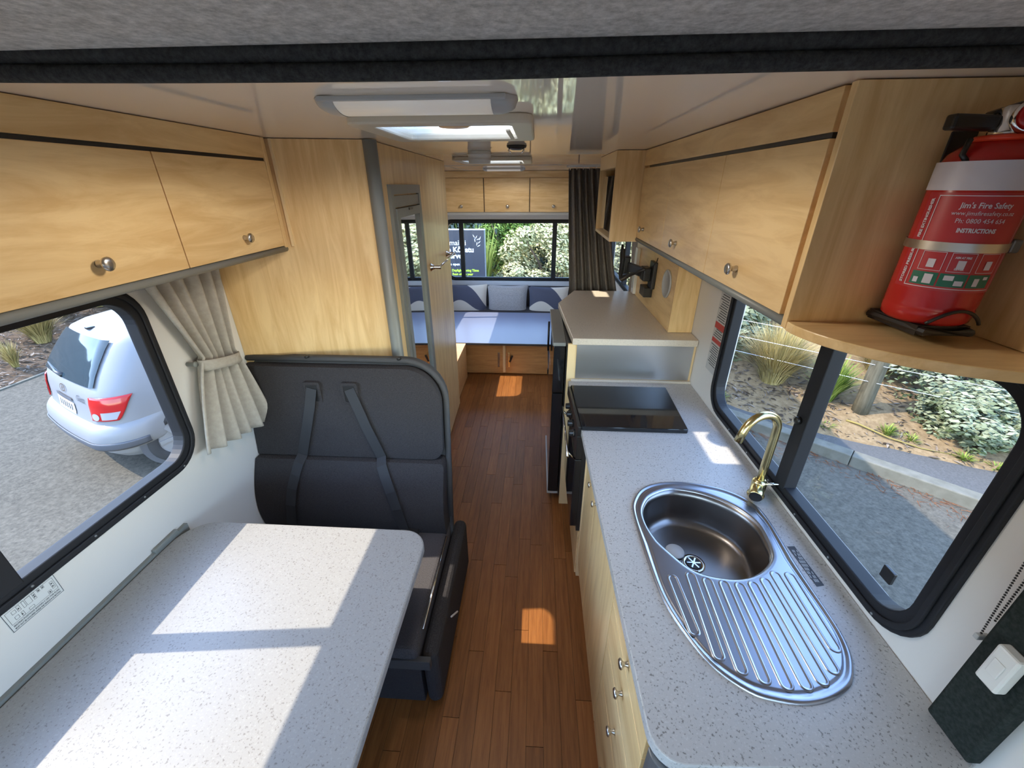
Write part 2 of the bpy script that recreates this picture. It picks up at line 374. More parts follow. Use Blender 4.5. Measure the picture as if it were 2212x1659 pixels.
# ceiling with two roof-hatch openings
V1 = (-.450, -.065, 1.225, 1.60); V2 = (-.50, -.10, 2.88, 3.32)
mb = MB(); x0, x1 = XL - .04, XR + .04
cur = -1.64
for v in (V1, V2):
    mb.box(x0, x1, cur, v[2], ZC, ZC + .05); mb.box(x0, v[0], v[2], v[3], ZC, ZC + .05); mb.box(v[1], x1, v[2], v[3], ZC, ZC + .05); cur = v[3]
mb.box(x0, x1, cur, YR + .04, ZC, ZC + .05)
struct(mb.build('ceiling', 'ceil'), 'glossy cream ceiling reflecting the rear window')
struct(MB().box(-.865, -.861, 1.78, 5.5, ZC - .0025, ZC - .0003).build('trim_1', 'cream'), 'thin ceiling joint strip')
struct(MB().box(XL, XR, 4.10, 4.112, ZC - .003, ZC - .0003).build('trim_2', 'cream'), 'thin ceiling joint strip across the rear')

def window(name, axis, pos, inward, u0, u1, z0, z1, bars, label, w_=.048, r=.12, mat='rubber'):
    root = sroot(name, label, ((pos, (u0 + u1) / 2, z0) if axis == 0 else ((u0 + u1) / 2, pos, z0)))
    o = rrect(u0, u1, z0, z1, r, 8); i = rrect(u0 + w_, u1 - w_, z0 + w_, z1 - w_, r - w_ + .012, 8)
    i2 = rrect(u0 + w_ * .55, u1 - w_ * .55, z0 + w_ * .55, z1 - w_ * .55, r - w_ * .5, 8)
    mb = MB(); ring(mb, o, i, axis, pos + inward * .010, pos - inward * .034)
    mb.build('frame', mat, root, bevel=.004)
    mb = MB(); ring(mb, rrect(u0 + .012, u1 - .012, z0 + .012, z1 - .012, r - .01, 8), i2, axis, pos + inward * .010, pos + inward * .018); mb.build('inner_lip', mat, root, bevel=.003)
    mb = MB(); g0, g1 = pos - inward * .026, pos - inward * .022
    if axis == 0: mb.box(g0, g1, u0 + .03, u1 - .03, z0 + .03, z1 - .03)
    else: mb.box(u0 + .03, u1 - .03, g0, g1, z0 + .03, z1 - .03)
    mb.build('pane', 'glass', root)
    for b in bars:
        bu, bw = b
        mb = MB()
        if axis == 0: mb.box(pos + inward * .012, pos - inward * .03, bu - bw / 2, bu + bw / 2, z0 + w_ * .8, z1 - w_ * .8)
        else: mb.box(bu - bw / 2, bu + bw / 2, pos + inward * .012, pos - inward * .03, z0 + w_ * .8, z1 - w_ * .8)
        mb.build('mullion', mat, root, bevel=.003)
    mb = MB()
    n = 7
    for t in range(n):
        uu = u0 + .1 + (u1 - u0 - .2) * t / (n - 1)
        for zz in (z0 + .008, ):
            mb.lathe([(.0035, 0), (.0035, .002), (.002, .003)], (pos + inward * .018, uu, zz + .012) if axis == 0 else (uu, pos + inward * .018, zz + .012), (inward, 0, 0) if axis == 0 else (0, inward, 0), 8)
    mb.build('frame_screws', 'metal_grey', root)['kind'] = 'stuff'
    return root
window('window_1', 0, XL, 1, *W1, [(.615, .05)], 'black framed left window beside the dinette table with a silver car outside')
w2 = window('window_2', 0, XR, -1, *W2, [(1.155, .055)], 'black framed window above the sink with a shrub and fence outside')
window('window_3', 1, YR, -1, *W3, [(-1.045, .06), (.222, .06)], 'wide black framed rear window above the cushions')
window('window_4', 0, XL, 1, *W4, [(4.9, .04)], 'black framed left window beside the rear lounge')
window('window_5', 0, XR, -1, *W5, [(4.14, .06)], 'narrow glimpse of the right rear window between the curtains')
MB().box(XR + .012, XR + .0215, .725, .757, 1.01, 1.045).build('window_catch', 'black', w2, bevel=.002)
MB().lathe([(.012, 0), (.012, .012), (.006, .016)], (XR - .012, 1.16, 1.21), (-1, 0, 0), 12).build('window_lock', 'black', w2, True)
# windscreen far behind the photographer
ws = sroot('window_6', 'windscreen of the cab behind the photographer', (0, -1.62, .95)); MB().box(-1.17, .72, -1.62, -1.616, .93, 1.64).build('pane', 'glass', ws)

# luton carpet lip across the top
def sag(x): 
    t = (x - XL) / (XR - XL); return .0
struct(MB().box(XL, XR, -1.6, .582, 2.028, 2.039).build('trim_3', 'carpet'), 'light grey carpet lining of the over-cab bunk')
fz = thing('bunk_edge_roll', 'pair of charcoal carpet padded rolls along the edge of the over-cab bunk', 'padded edge', (-.2, .6, 2.0))
def roll(yc, zc, ry, rz, nm):
    def fn(u, v):
        x = XL + .002 + (XR - XL - .004) * v; a = 2 * PI * u
        return (x, yc + ry * math.cos(a), zc + rz * math.sin(a) + .0012 * math.sin(x * 5 + 1) + .002 + .0075 * min(1.2, (max(0, -.1 - x) / .58) ** 1.2) + .004 * max(0, x) / .53)
    MB().grid(fn, 16, 40, True).build(nm, 'carpet_dark', fz, True)
roll(.592, 2.0195, .012, .0105, 'upper_roll')
roll(.595, 2.0005, .012, .0098, 'lower_roll')

# ------------------------------------------------------------------ left overhead cabinets
cb = thing('overhead_cabinet', 'long maple overhead cabinet above the left window', 'cabinet', (-1.15, .7, 1.66))
mb = MB().box(XL + .001, -1.018, -.9, 1.655, 1.665, ZC - .001); mb.build('body', 'wood_y', cb)
MB().box(-1.018, -1.0, -.9, 1.652, 1.972, ZC - .002).build('header_panel', 'wood_y', cb, bevel=.001)
MB().box(-1.018, -1.0, -.62, .2, 1.668, 1.962).build('door', 'wood_y', cb, bevel=.0015)
d1 = MB().box(-1.018, -1.0, .206, 1.146, 1.668, 1.962).build('door', 'wood_y', cb, bevel=.0015)
d2 = MB().box(-1.018, -1.0, 1.150, 1.634, 1.668, 1.962).build('door', 'wood_y', cb, bevel=.0015)
MB().box(-1.019, -1.004, -.9, 1.645, 1.9625, 1.9715).build('painted_gap_shade', 'black', cb)  # black strip painted as the shade in the gap below the header
MB().box(-1.02, -.998, 1.636, 1.655, 1.652, ZC - .002).build('end_stile', 'wood_z', cb, bevel=.001)
knob(d1, (-1.0, .898, 1.722), (1, 0, 0), 1.05); knob(d2, (-1.0, 1.412, 1.722), (1, 0, 0), 1.0)
MB().tube([(-1.008, -.9, 1.6555), (-1.008, 1.65, 1.6555)], .0115, 12).build('light_rail', 'grey_trim', cb, True)

# wardrobe panel, corner trim and bathroom partition
wd = [(-1.299, 1.625), (-.665, 1.762), (-.665, 1.80), (-1.299, 1.70)]
p0 = Vector((-.655, 1.772)); p1 = Vector((-.705, 3.36)); pd = (p1 - p0).normalized(); pn = Vector((pd.y, -pd.x))      # pn points to the aisle
def PP(s_, off, z): q = p0 + pd * s_ + pn * off; return (q.x, q.y, z)
PL = (p1 - p0).length
wa = thing('wardrobe', 'tall maple wardrobe panel behind the dinette seat', 'wardrobe', (-.98, 1.72, 0))
MB().prism(wd, 2, .02, ZC - .002).build('front_panel', 'wood_z', wa)
MB().prism([(-1.0, 1.682), (-1.0, 1.6895), (-.99, 1.692), (-.99, 1.684)], 2, 1.66, ZC - .002).build('scribe_strip', 'wood_edge', wa)
ct = MB().tube([(-.648, 1.760, .03), (-.648, 1.760, ZC - .003)], .0265, 16).build('trim_4', 'grey_trim', None, True); struct(ct, 'rounded grey corner post at the wardrobe edge')
bw = thing('bathroom_partition', 'maple bathroom wall with a narrow mirror and towel rail', 'partition', (-.73, 2.7, 0))
def slab(s0, s1, o0, o1, z0, z1, name, mat, par, bevel=0, smooth=False):
    q = [PP(s0, o0, 0), PP(s1, o0, 0), PP(s1, o1, 0), PP(s0, o1, 0)]
    return MB().prism([(a[0], a[1]) for a in q], 2, z0, z1).build(name, mat, par, smooth, bevel=bevel)
slab(.035, PL, -.025, 0, .02, ZC - .002, 'panel', 'wood_z', bw)
slab(PL, PL + .012, -.03, .002, .02, ZC - .002, 'edge_strip', 'wood_edge', bw)
MB().prism([(-.735, 3.36), (-.705, 3.38), (-1.299, 3.38), (-1.299, 3.36)], 2, .02, ZC - .002).build('return_panel', 'wood_z', bw)

# bathroom door with mirror, set in the partition
dr = sroot('door_1', 'narrow bathroom door with grey frame and tall mirror', PP(.49, 0, .1))
def pring(s0, s1, z0, z1, w_, o0, o1, name, mat, par):
    mb = MB()
    for a, b, c, d in ((s0, s0 + w_, z0, z1), (s1 - w_, s1, z0, z1), (s0 + w_, s1 - w_, z1 - w_, z1), (s0 + w_, s1 - w_, z0, z0 + w_)):
        q = [PP(a, o0, 0), PP(b, o0, 0), PP(b, o1, 0), PP(a, o1, 0)]; mb.prism([(k_[0], k_[1]) for k_ in q], 2, c, d)
    return mb.build(name, mat, par)
pring(.155, .705, .10, 1.885, .04, .0005, .016, 'outer_frame', 'grey_trim', dr)
slab(.195, .665, .0005, .013, 1.79, 1.838, 'header_panel', 'grey_trim', dr)
pring(.20, .66, .16, 1.785, .04, .0005, .022, 'door_frame', 'grey_trim', dr)
slab(.242, .618, .0005, .008, .205, 1.742, 'mirror_glass', 'mirror', dr)
slab(.40, .47, .022, .026, 1.772, 1.782, 'catch', 'black', dr)
tr = thing('towel_rail', 'chrome towel rail on the maple bathroom wall', 'towel rail', PP(1.15, 0, 1.41))
for s_ in (.87, 1.45):
    a, b = Vector(PP(s_, 0, 1.41)), Vector(PP(s_, .062, 1.41))
    MB().lathe([(.026, 0), (.026, .004), (.018, .012), (.011, .03), (.012, .062), (.009, .068)], a, b - a, 18).build('bracket', 'chrome', tr, True)
MB().tube([PP(.86, .056, 1.41), PP(1.46, .056, 1.41)], .0075, 12).build('bar', 'chrome', tr, True)

# ------------------------------------------------------------------ dinette seat
st = thing('dinette_bench', 'charcoal fabric dinette seat with high belted backrest beside the wardrobe', 'bench seat', (-.82, 1.3, 0))
mb = MB().box(-1.296, -.41, .90, 1.50, .004, .27); mb.build('seat_base', 'fabric', st, bevel=.004)
MB().box(-.80, -.355, .862, .884, .285, .335).build('front_rail', 'piping', st, bevel=.002)
mb = MB().box(-1.296, -.400, .87, 1.50, .272, .380); mb.build('seat_cushion', 'seatpad', st, bevel=.02, seg=3)
# backrest profile (YZ) swept in X with a rounded top corner towards the aisle
def backfn(off, zlo, zhi, xin, rr):
    pass
def back_piece(y_of, z0, z1, th, name, mat, xr=-.40, rr=.15, top_round=True, bev=.012, bot_round=0.0):
    """front outline in XZ: rectangle with rounded upper right corner; front y given by y_of(z); thickness th behind"""
    rs = [rr if top_round else .02, .005, .005, bot_round or .01]
    out = rrect(-1.297, xr, z0, z1, rs, 10)
    n = len(out); zs = [z0 + (z1 - z0) * i / 26 for i in range(27)]
    bm = bmesh.new()
    vs = [bm.verts.new((p[0], 0, p[1])) for p in out]; f = bm.faces.new(vs)
    for z in zs[1:-1]:
        bmesh.ops.bisect_plane(bm, geom=bm.verts[:] + bm.edges[:] + bm.faces[:], plane_co=(0, 0, z), plane_no=(0, 0, 1))
    r_ = bmesh.ops.extrude_face_region(bm, geom=bm.faces[:]); ev = [g for g in r_['geom'] if isinstance(g, bmesh.types.BMVert)]
    es = set(ev)
    for v in bm.verts:
        v.co.y = y_of(v.co.z) + (th if v in es else 0)
    mb = MB(); bm.verts.index_update(); mb.v = [tuple(v.co) for v in bm.verts]; mb.f = [tuple(v.index for v in f_.verts) for f_ in bm.faces]; bm.free()
    o_ = mb.build(name, mat, st, True, bevel=bev, seg=3); o_.modifiers['edge'].harden_normals = False; return o_
yl = lambda z: 1.600 - .16 * (1.19 - z)
back_piece(lambda z: yl(z) + .035, .05, 1.192, .035, 'back_shell', 'piping', -.392, .19, bev=.008)
bu = back_piece(lambda z: yl(z) - .012, .742, 1.166, .058, 'upper_back_cushion', 'fabric', -.412, .165, bev=.022, bot_round=.06)
bl = back_piece(lambda z: yl(z) - .035 - .05 * max(0, math.sin(min(1, max(0, (.745 - z) / .40)) * PI)), .37, .738, .09, 'lower_back_cushion', 'fabric', -.405, .03, False, .02)
# piping along the top edge
pp = []
for i in range(17):
    a = R(90 - 90 * i / 16); pp.append((-.582 + .185 * math.cos(a), yl(1.002 + .185 * math.sin(a)) + .030, 1.002 + .185 * math.sin(a)))
MB().tube([(-1.295, yl(1.187) + .030, 1.187), (-.9, yl(1.187) + .030, 1.189)] + pp + [(-.397, yl(.6) + .03, .6), (-.40, yl(.42) + .03, .42)], .014, 10).build('edge_piping', 'piping', st, True)
for x in (-1.01, -.595):
    MB().lathe([(.010, 0), (.008, .008), (.003, .010)], (x, yl(1.19) + .02, 1.198), (0, -.2, 1), 10).build('button', 'black', st, True)
# belt slots and webbing
for xs, pts in ((-.985, [(-.985, 1.075), (-1.005, .99), (-1.03, .90), (-1.06, .80), (-1.072, .755), (-1.08, .73), (-1.095, .68), (-1.11, .62), (-1.125, .54), (-1.15, .42)]), (-.815, [(-.815, 1.075), (-.785, .99), (-.755, .90), (-.715, .80), (-.698, .755), (-.69, .73), (-.67, .68), (-.645, .62), (-.62, .54), (-.60, .40)])):
    yf = lambda z: (yl(z) - .0185 if z > .742 else yl(z) - .041 - .05 * max(0, math.sin(min(1, max(0, (.745 - z) / .40)) * PI)))
    o_ = rrect(xs - .038, xs + .038, 1.00, 1.105, .01, 3); i_ = rrect(xs - .026, xs + .026, 1.012, 1.093, .006, 3)
    mb = MB(); ring(mb, o_, i_, 1, yf(1.05) - .002, yf(1.05) + .018); sl_ = mb.build('belt_slot', 'fabric', st)
    MB().prism([(p[0], p[1]) for p in i_], 1, yf(1.05) - .0005, yf(1.05) + .012).build('slot_opening', 'black', sl_)
    mb = MB(); n = len(pts)
    L_ = []
    for i, (px, pz) in enumerate(pts):
        a = Vector(pts[min(i + 1, n - 1)]) - Vector(pts[max(i - 1, 0)]); a.normalize(); nx, nz = -a.y, a.x
        L_.append(((px - nx * .023, yf(pz - nz * .023) - .006, pz - nz * .023), (px + nx * .023, yf(pz + nz * .023) - .006, pz + nz * .023)))
    vs = [q for pr in L_ for q in pr]; fs = [(2 * i, 2 * i + 1, 2 * i + 3, 2 * i + 2) for i in range(n - 1)]
    mb.add(vs, fs); mb.build('seat_belt', 'belt', st, False, solid=.002)
bk = MB().obox((-.575, 1.405, .402), (.95, .05, -.12), (-.05, 1, .2), (.12, -.2, 1), .042, .020, .011).build('belt_buckle', 'black', st, bevel=.005)
MB().obox((-.605, 1.388, .413), (.95, .05, -.12), (-.05, 1, .2), (.12, -.2, 1), .03, .004, .002).build('latch_plate', 'chrome', bk)
MB().box(-.398, -.335, .885, 1.58, .02, .33).build('side_panel', 'fabric', st, bevel=.03, seg=4)
MB().tube([(-.397, .95, .387), (-.400, 1.40, .387)], .0045, 8).build('side_rod', 'chrome', st, True)
MB().tube([(-.322, 1.13 + .05 * math.cos(t * PI / 8), .22 + .055 * math.sin(t * PI / 8 - PI / 2)) for t in range(9)], .004, 6).build('pull_loop', 'white', st, True)

# ------------------------------------------------------------------ dinette table
tb = thing('dinette_table', 'white speckled dinette table in the sun under the left window', 'table', (-.83, .5, 0))
MB().prism(rrect(-1.283, -.376, -.30, 1.092, [.085, .11, .02, .05], 8), 2, .708, .740).build('table_top', 'tabletop', tb, bevel=.005)
MB().lathe([(.19, .001), (.19, .015), (.05, .035), (.032, .05), (.032, .66), (.11, .69), (.11, .707)], (-.83, .40, 0), (0, 0, 1), 20).build('pedestal', 'metal_grey', tb, True)
ra = thing('table_rail', 'thin aluminium table mounting rail along the left wall', 'rail', (-1.29, .5, .70)); MB().box(-1.2995, -1.286, -.30, 1.07, .716, .748).build('rail', 'grey_trim', ra)
MB().box(-1.2995, -1.284, .93, 1.03, .742, .760).build('bracket', 'grey_trim', ra, bevel=.004)

# seating-plan sticker under the left window
lb = thing('seating_plan_sticker', 'small printed seating plan sticker under the left window', 'sticker', (-1.2995, .635, .865))
Y0, Y1, Z0, Z1 = .574, .697, .866, .938
MB().box(-1.3, -1.2992, Y0, Y1, Z0, Z1).build('paper', 'paper', lb)
XF = -1.2989
mb = MB(); ring(mb, rrect(Y0 + .001, Y1 - .001, Z0 + .001, Z1 - .001, 0), rrect(Y0 + .0022, Y1 - .0022, Z0 + .0022, Z1 - .0022, 0), 0, XF - .0004, XF); mb.build('border', 'ink', lb)
mb = MB(); UX, UY = (0, 1, 0), (0, 0, 1)
put_text(mb, 'THIS VEHICLE IS DESIGNED FOR THE SEATING OF 6 PERSONS', .005, (XF, .6355, .931), UX, UY, width=.105)
put_text(mb, 'SEATING POSITIONS SHOWN \u25bc ON THIS PLAN'.replace('\u25bc', 'V'), .0062, (XF, .6355, .881), UX, UY, width=.108, bold=.0002)
put_text(mb, 'MUST NOT BE OCCUPIED WHILE THE VEHICLE IS IN MOTION', .0062, (XF, .6355, .873), UX, UY, width=.108, bold=.0002)
mb.build('lettering', 'ink', lb)['kind'] = 'stuff'
mb = MB()
def orect(a, b, c, d, t=.0006): ring(mb, rrect(a, b, c, d, 0), rrect(a + t, b - t, c + t, d - t, 0), 0, XF - .0004, XF)
orect(.581, .690, .887, .926)
for a, b, c, d in ((.592, .601, .892, .902), (.592, .601, .910, .920), (.606, .612, .889, .902), (.604, .611, .908, .924), (.624, .636, .905, .925), (.616, .622, .905, .925), (.640, .646, .905, .925), (.652, .658, .916, .925), (.662, .668, .916, .925), (.622, .634, .889, .896), (.668, .676, .889, .898), (.680, .687, .895, .918)): orect(a, b, c, d)
for yy, zz in ((.607, .895), (.607, .915), (.643, .912), (.643, .918), (.655, .920), (.665, .920), (.672, .893), (.683, .902), (.683, .911)): mb.box(XF - .0004, XF, yy - .0015, yy + .0015, zz - .002, zz + .002)
mb.build('plan_drawing', 'ink', lb)['kind'] = 'stuff'

# left curtain held by a tie band
cu = thing('curtain', 'taupe tied-back curtain between the left window and the wardrobe', 'curtain', (-1.25, 1.45, .88))
def curt(u, v):
    # v 0 top .. 1 bottom
    z = 1.645 - v * (.69 + .055 * u)
    tz = .50
    if v < tz:
        k = (v / tz) ** 1.15; y0 = 1.225 + (.125) * k; y1 = 1.572 - .052 * k
    else:
        k = (v - tz) / (1 - tz); k2 = k ** .75; y0 = 1.350 - .135 * min(1, k2); y1 = 1.520 + .052 * k2
    y = y0 + (y1 - y0) * u
    amp = .016 + .010 * abs(v - tz)
    a = amp * math.sin(u * 2 * PI * 5.2 + .8 * v) + .006 * math.sin(u * 23 + 4 * v)
    bulge = .038 + (.030 * max(0, (v - tz) / (1 - tz)) * (u + .2)) 
    return (XL + bulge + a, y, z)
MB().grid(curt, 64, 40).build('cloth', 'curtain', cu, True, solid=.003)
def band(u, v):
    a = 2 * PI * u; cy, ry, rx = 1.434, .096, .040
    return (XL + .046 + rx * math.cos(a), cy + ry * math.sin(a), 1.255 + (v - .5) * .042 + .018 * math.sin(a) * -1.0)
MB().grid(band, 28, 3, True).build('tie_band', 'curtain', cu, True, solid=.003)
MB().lathe([(.008, 0), (.008, .03), (.012, .032), (.010, .036)], (XL, 1.330, 1.282), (1, 0, 0), 12).build('hook', 'grey_trim', cu, True)

# ------------------------------------------------------------------ kitchen: base cabinet, worktop
kb = thing('kitchen_base_cabinet', 'maple kitchen base cabinet with doors and drawers under the sink', 'cabinet', (.55, 1.0, 0))
FX = .246
mb = MB().box(FX + .017, XR - .001, .435, 1.53, .09, .108); mb.box(FX + .05, XR - .001, .435, 1.53, .003, .09); mb.box(XR - .012, XR - .001, .435, 1.53, .108, .866); mb.box(FX + .017, XR - .012, .435, .450, .108, .866); mb.box(FX + .017, XR - .012, 1.515, 1.53, .108, .866); mb.box(FX + .017, FX + .030, .45, 1.515, .84, .866); mb.build('carcass', 'wood_y', kb)
MB().box(FX - .004, XR - .002, 1.53, 1.548, .003, .868).build('end_panel', 'wood_edge', kb)
for y0, y1, z0, z1, kn in ((.45, .82, .775, .860, .822), (.45, .82, .600, .771, .695), (.45, .82, .420, .596, .508), (.45, .82, .10, .416, .27)):
    d = MB().box(FX, FX + .017, y0, y1, z0, z1).build('drawer', 'wood_y', kb, bevel=.0015); knob(d, (FX, .615, kn), (-1, 0, 0), .85)
for y0, y1, ky in ((.826, 1.256, 1.205), (1.260, 1.526, 1.315)):
    d = MB().box(FX, FX + .017, y0, y1, .10, .860).build('door', 'wood_z', kb, bevel=.0015); knob(d, (FX, ky, .795), (-1, 0, 0), .8)
ep = thing('bench_end_panel', 'dark grey rounded end panel below the kitchen worktop corner', 'panel', (.55, .42, 0))
MB().prism(rrect(FX - .002, XR - .03, .398, .434, [.004, .004, .028, .004], 6), 2, .003, .866).build('panel', 'metal_grey', ep, bevel=.002)
MB().lathe([(.007, 0), (.006, .006), (.002, .008)], (.42, .398, .80), (0, -1, 0), 10).build('screw', 'chrome', ep, True)

wt = thing('kitchen_worktop', 'grey speckled kitchen worktop around the sink', 'worktop', (.55, 1.2, .87))
poly = [(.186, 2.068), (.186, 2.0), (.213, 1.545), (.240, .50)]
for i in range(7):
    a = R(180 + 90 * i / 6); poly.append((.300 + .058 * math.cos(a), .452 + .058 * math.sin(a)))
poly += [(.815, .412), (XR - .0015, .430), (XR - .0015, 2.068)]
# worktop mesh with an opening for the bowl
BC = (.547, .993)
bowl = [(.370, 1.067), (.401, 1.125), (.445, 1.160), (.495, 1.179), (.548, 1.176), (.602, 1.160), (.655, 1.128), (.696, 1.086), (.719, 1.036), (.723, .986), (.708, .905), (.667, .854), (.607, .820), (.541, .812), (.461, .834), (.404, .905), (.380, .95), (.366, 1.01)]
outl = [(.336, 1.065), (.347, 1.11), (.375, 1.160), (.410, 1.190), (.452, 1.208), (.505, 1.218), (.557, 1.218), (.620, 1.207), (.676, 1.189), (.725, 1.155), (.757, 1.110), (.767, 1.048), (.764, .98), (.760, .916), (.757, .85), (.756, .779), (.756, .72), (.754, .666), (.746, .625), (.731, .591), (.700, .552), (.643, .522), (.584, .508), (.524, .511), (.474, .525), (.415, .573), (.376, .645), (.347, .741), (.336, .875), (.334, .97)]
def smooth_closed(pts, n):
    """catmull-rom closed curve resampled by polar angle about BC"""
    k = len(pts); dense = []
    for i in range(k):
        a, b, c, d = (Vector(pts[(i + j) % k]) for j in (-1, 0, 1, 2))
        for t in range(12):
            t /= 12; dense.append(.5 * (2 * b + (c - a) * t + (2 * a - 5 * b + 4 * c - d) * t * t + (3 * b - a - 3 * c + d) * t ** 3))
    an = sorted(((math.atan2(p.y - BC[1], p.x - BC[0]), (p - Vector(BC)).length) for p in dense))
    res = []
    for i in range(n):
        th = -PI + 2 * PI * i / n; lo = an[-1]; lo = (lo[0] - 2 * PI, lo[1]); hi = None
        for q in an:
            if q[0] <= th: lo = q
            else: hi = q; break
        if hi is None: hi = (an[0][0] + 2 * PI, an[0][1])
        f = (th - lo[0]) / max(1e-9, hi[0] - lo[0]); res.append((th, lo[1] + (hi[1] - lo[1]) * f))
    return res
NS = 200
pb = smooth_closed(bowl, NS); po = smooth_closed(outl, NS)
def polar_poly(poly, n):
    res = []
    for i in range(n):
        th = -PI + 2 * PI * i / n; dx, dy = math.cos(th), math.sin(th); best = None
        for j in range(len(poly)):
            (ax, ay), (bx, by) = poly[j], poly[(j + 1) % len(poly)]
            ex, ey = bx - ax, by - ay; den = dx * ey - dy * ex
            if abs(den) < 1e-12: continue
            t = ((ax - BC[0]) * ey - (ay - BC[1]) * ex) / den; s_ = ((ax - BC[0]) * dy - (ay - BC[1]) * dx) / den
            if t > 0 and -1e-9 <= s_ <= 1 + 1e-9 and (best is None or t > best): best = t
        res.append(best)
    return res
# angles that include the polygon corners exactly
angs = sorted(set([round(-PI + 2 * PI * i / NS, 6) for i in range(NS)] + [round(math.atan2(p[1] - BC[1], p[0] - BC[0]), 6) for p in poly]))
def interp(tab, th):
    i = int((th + PI) / (2 * PI) * NS) % NS; f = (th + PI) / (2 * PI) * NS - int((th + PI) / (2 * PI) * NS); return tab[i][1] * (1 - f) + tab[(i + 1) % NS][1] * f
def rayhit(th):
    dx, dy = math.cos(th), math.sin(th); best = 0
    for j in range(len(poly)):
        (ax, ay), (bx, by) = poly[j], poly[(j + 1) % len(poly)]; ex, ey = bx - ax, by - ay; den = dx * ey - dy * ex
        if abs(den) < 1e-12: continue
        t = ((ax - BC[0]) * ey - (ay - BC[1]) * ex) / den; s_ = ((ax - BC[0]) * dy - (ay - BC[1]) * dx) / den
        if t > 0 and -1e-5 <= s_ <= 1 + 1e-5: best = max(best, t)
    return best
inn = [(BC[0] + math.cos(t) * (interp(pb, t) + .012), BC[1] + math.sin(t) * (interp(pb, t) + .012)) for t in angs]
out_ = [(BC[0] + math.cos(t) * rayhit(t), BC[1] + math.sin(t) * rayhit(t)) for t in angs]
mb = MB(); ring(mb, out_, inn, 2, .868, .900); mb.build('worktop_slab', 'top', wt, bevel=.003)
MB().box(.20, XR - .0015, 2.058, 2.072, .9005, .912).build('upstand', 'toptan', wt)

# ------------------------------------------------------------------ sink
sk = thing('sink', 'oval stainless sink with ribbed drainer set in the worktop', 'sink', (.55, .85, .9))
def loop(mix, z, extra=0, tab=None):
    r_ = []
    for (t, a), (_, b) in zip(pb, po):
        rr = (a * (1 - mix) + b * mix + extra * min(1, (b - a) / .055)) if tab is None else a * tab + extra; r_.append((BC[0] + rr * math.cos(t), BC[1] + rr * math.sin(t), z))
    return r_
def loops_mesh(loops, cap=True):
    mb = MB(); n = len(loops[0])
    for l in loops: mb.v += l
    for i in range(len(loops) - 1):
        for j in range(n): mb.f.append((i * n + j, i * n + (j + 1) % n, (i + 1) * n + (j + 1) % n, (i + 1) * n + j))
    if cap: mb.f.append(tuple((len(loops) - 1) * n + j for j in range(n)))
    return mb
deck = [loop(1, .9005, 0), loop(1, .9045, -.0015), loop(1, .9062, -.006), loop(1, .9055, -.012), loop(1, .9025, -.016), loop(1, .9020, -.022), loop(1, .9040, -.026), loop(1, .9042, -.029), loop(1, .9042, -.031), loop(.36, .9042), loop(0, .9042, .014), loop(0, .9042, .012), loop(0, .9038, .006), loop(0, .9015, .001), loop(0, .897, -.001)]
loops_mesh(deck, False).build('drainer_deck', 'steel', sk, True)
def bl_(sc_, z, dx=0): return [(BC[0] + (a * sc_) * math.cos(t), BC[1] + (a * sc_) * math.sin(t), z) for t, a in pb]
bowlL = [bl_(.995, .897), bl_(.985, .87), bl_(.965, .81), bl_(.94, .785), bl_(.895, .768), bl_(.80, .760), bl_(.5, .757), bl_(.2, .755)]
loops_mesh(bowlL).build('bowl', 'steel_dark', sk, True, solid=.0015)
wst = MB().lathe([(.036, .0), (.036, .0015), (.028, .002), (.024, -.0005)], (.536, .985, .7575), (0, 0, 1), 28).build('waste_ring', 'chrome', sk, True)
MB().lathe([(.0235, 0), (.0235, .0008)], (.536, .985, .7592), (0, 0, 1), 24).build('drain_hole', 'black', wst)
mb = MB()
for k in range(6):
    a = k * PI / 3; mb.obox((.536 + .011 * math.cos(a), .985 + .011 * math.sin(a), .7606), (math.cos(a), math.sin(a), 0), (-math.sin(a), math.cos(a), 0), (0, 0, 1), .011, .0022, .0008)
mb.lathe([(.006, 0), (.006, .002)], (.536, .985, .7598), (0, 0, 1), 12); mb.build('strainer', 'chrome', wst)
MB().lathe([(.030, 0), (.031, .003), (.029, .006), (.006, .007)], (.488, 1.028, .7585), (0, 0, 1), 28).build('plug_cover', 'lens', sk, True)
# drainer ribs: long rounded embossed channels
ribs = [((.392, .800), (.400, .655)), ((.444, .812), (.437, .600)), ((.484, .797), (.476, .572)), ((.526, .790), (.517, .555)), ((.566, .786), (.560, .546)), ((.604, .792), (.602, .548)), ((.642, .805), (.642, .560)), ((.680, .828), (.680, .585)), ((.718, .826), (.715, .635))]
for a, b in ribs:
    n = 20; hw = .0125
    def cap(off, z):
        pts = []
        ax, ay = a; bx, by = b; dv = (Vector(b) - Vector(a)).normalized(); nv = Vector((-dv.y, dv.x)); rr = max(.001, hw - off)
        for i in range(11):
            t = PI * i / 10; q = Vector(a) + (nv * math.cos(t) - dv * math.sin(t)) * rr; pts.append((q.x, q.y, z))
        for i in range(11):
            t = PI * i / 10; q = Vector(b) + (-nv * math.cos(t) + dv * math.sin(t)) * rr; pts.append((q.x, q.y, z))
        return pts
    loops_mesh([cap(-.0035, .9038), cap(-.0015, .9056), cap(.0005, .9064), cap(.0025, .9056), cap(.0045, .9045), cap(.0047, .90448), cap(.0049, .90447)]).build('drainer_rib', 'steel', sk, True).data.polygons[-1].use_smooth = False
ss = thing('sink_sticker', 'narrow dark warning sticker on the worktop beside the drainer', 'sticker', (.784, .87, .9))
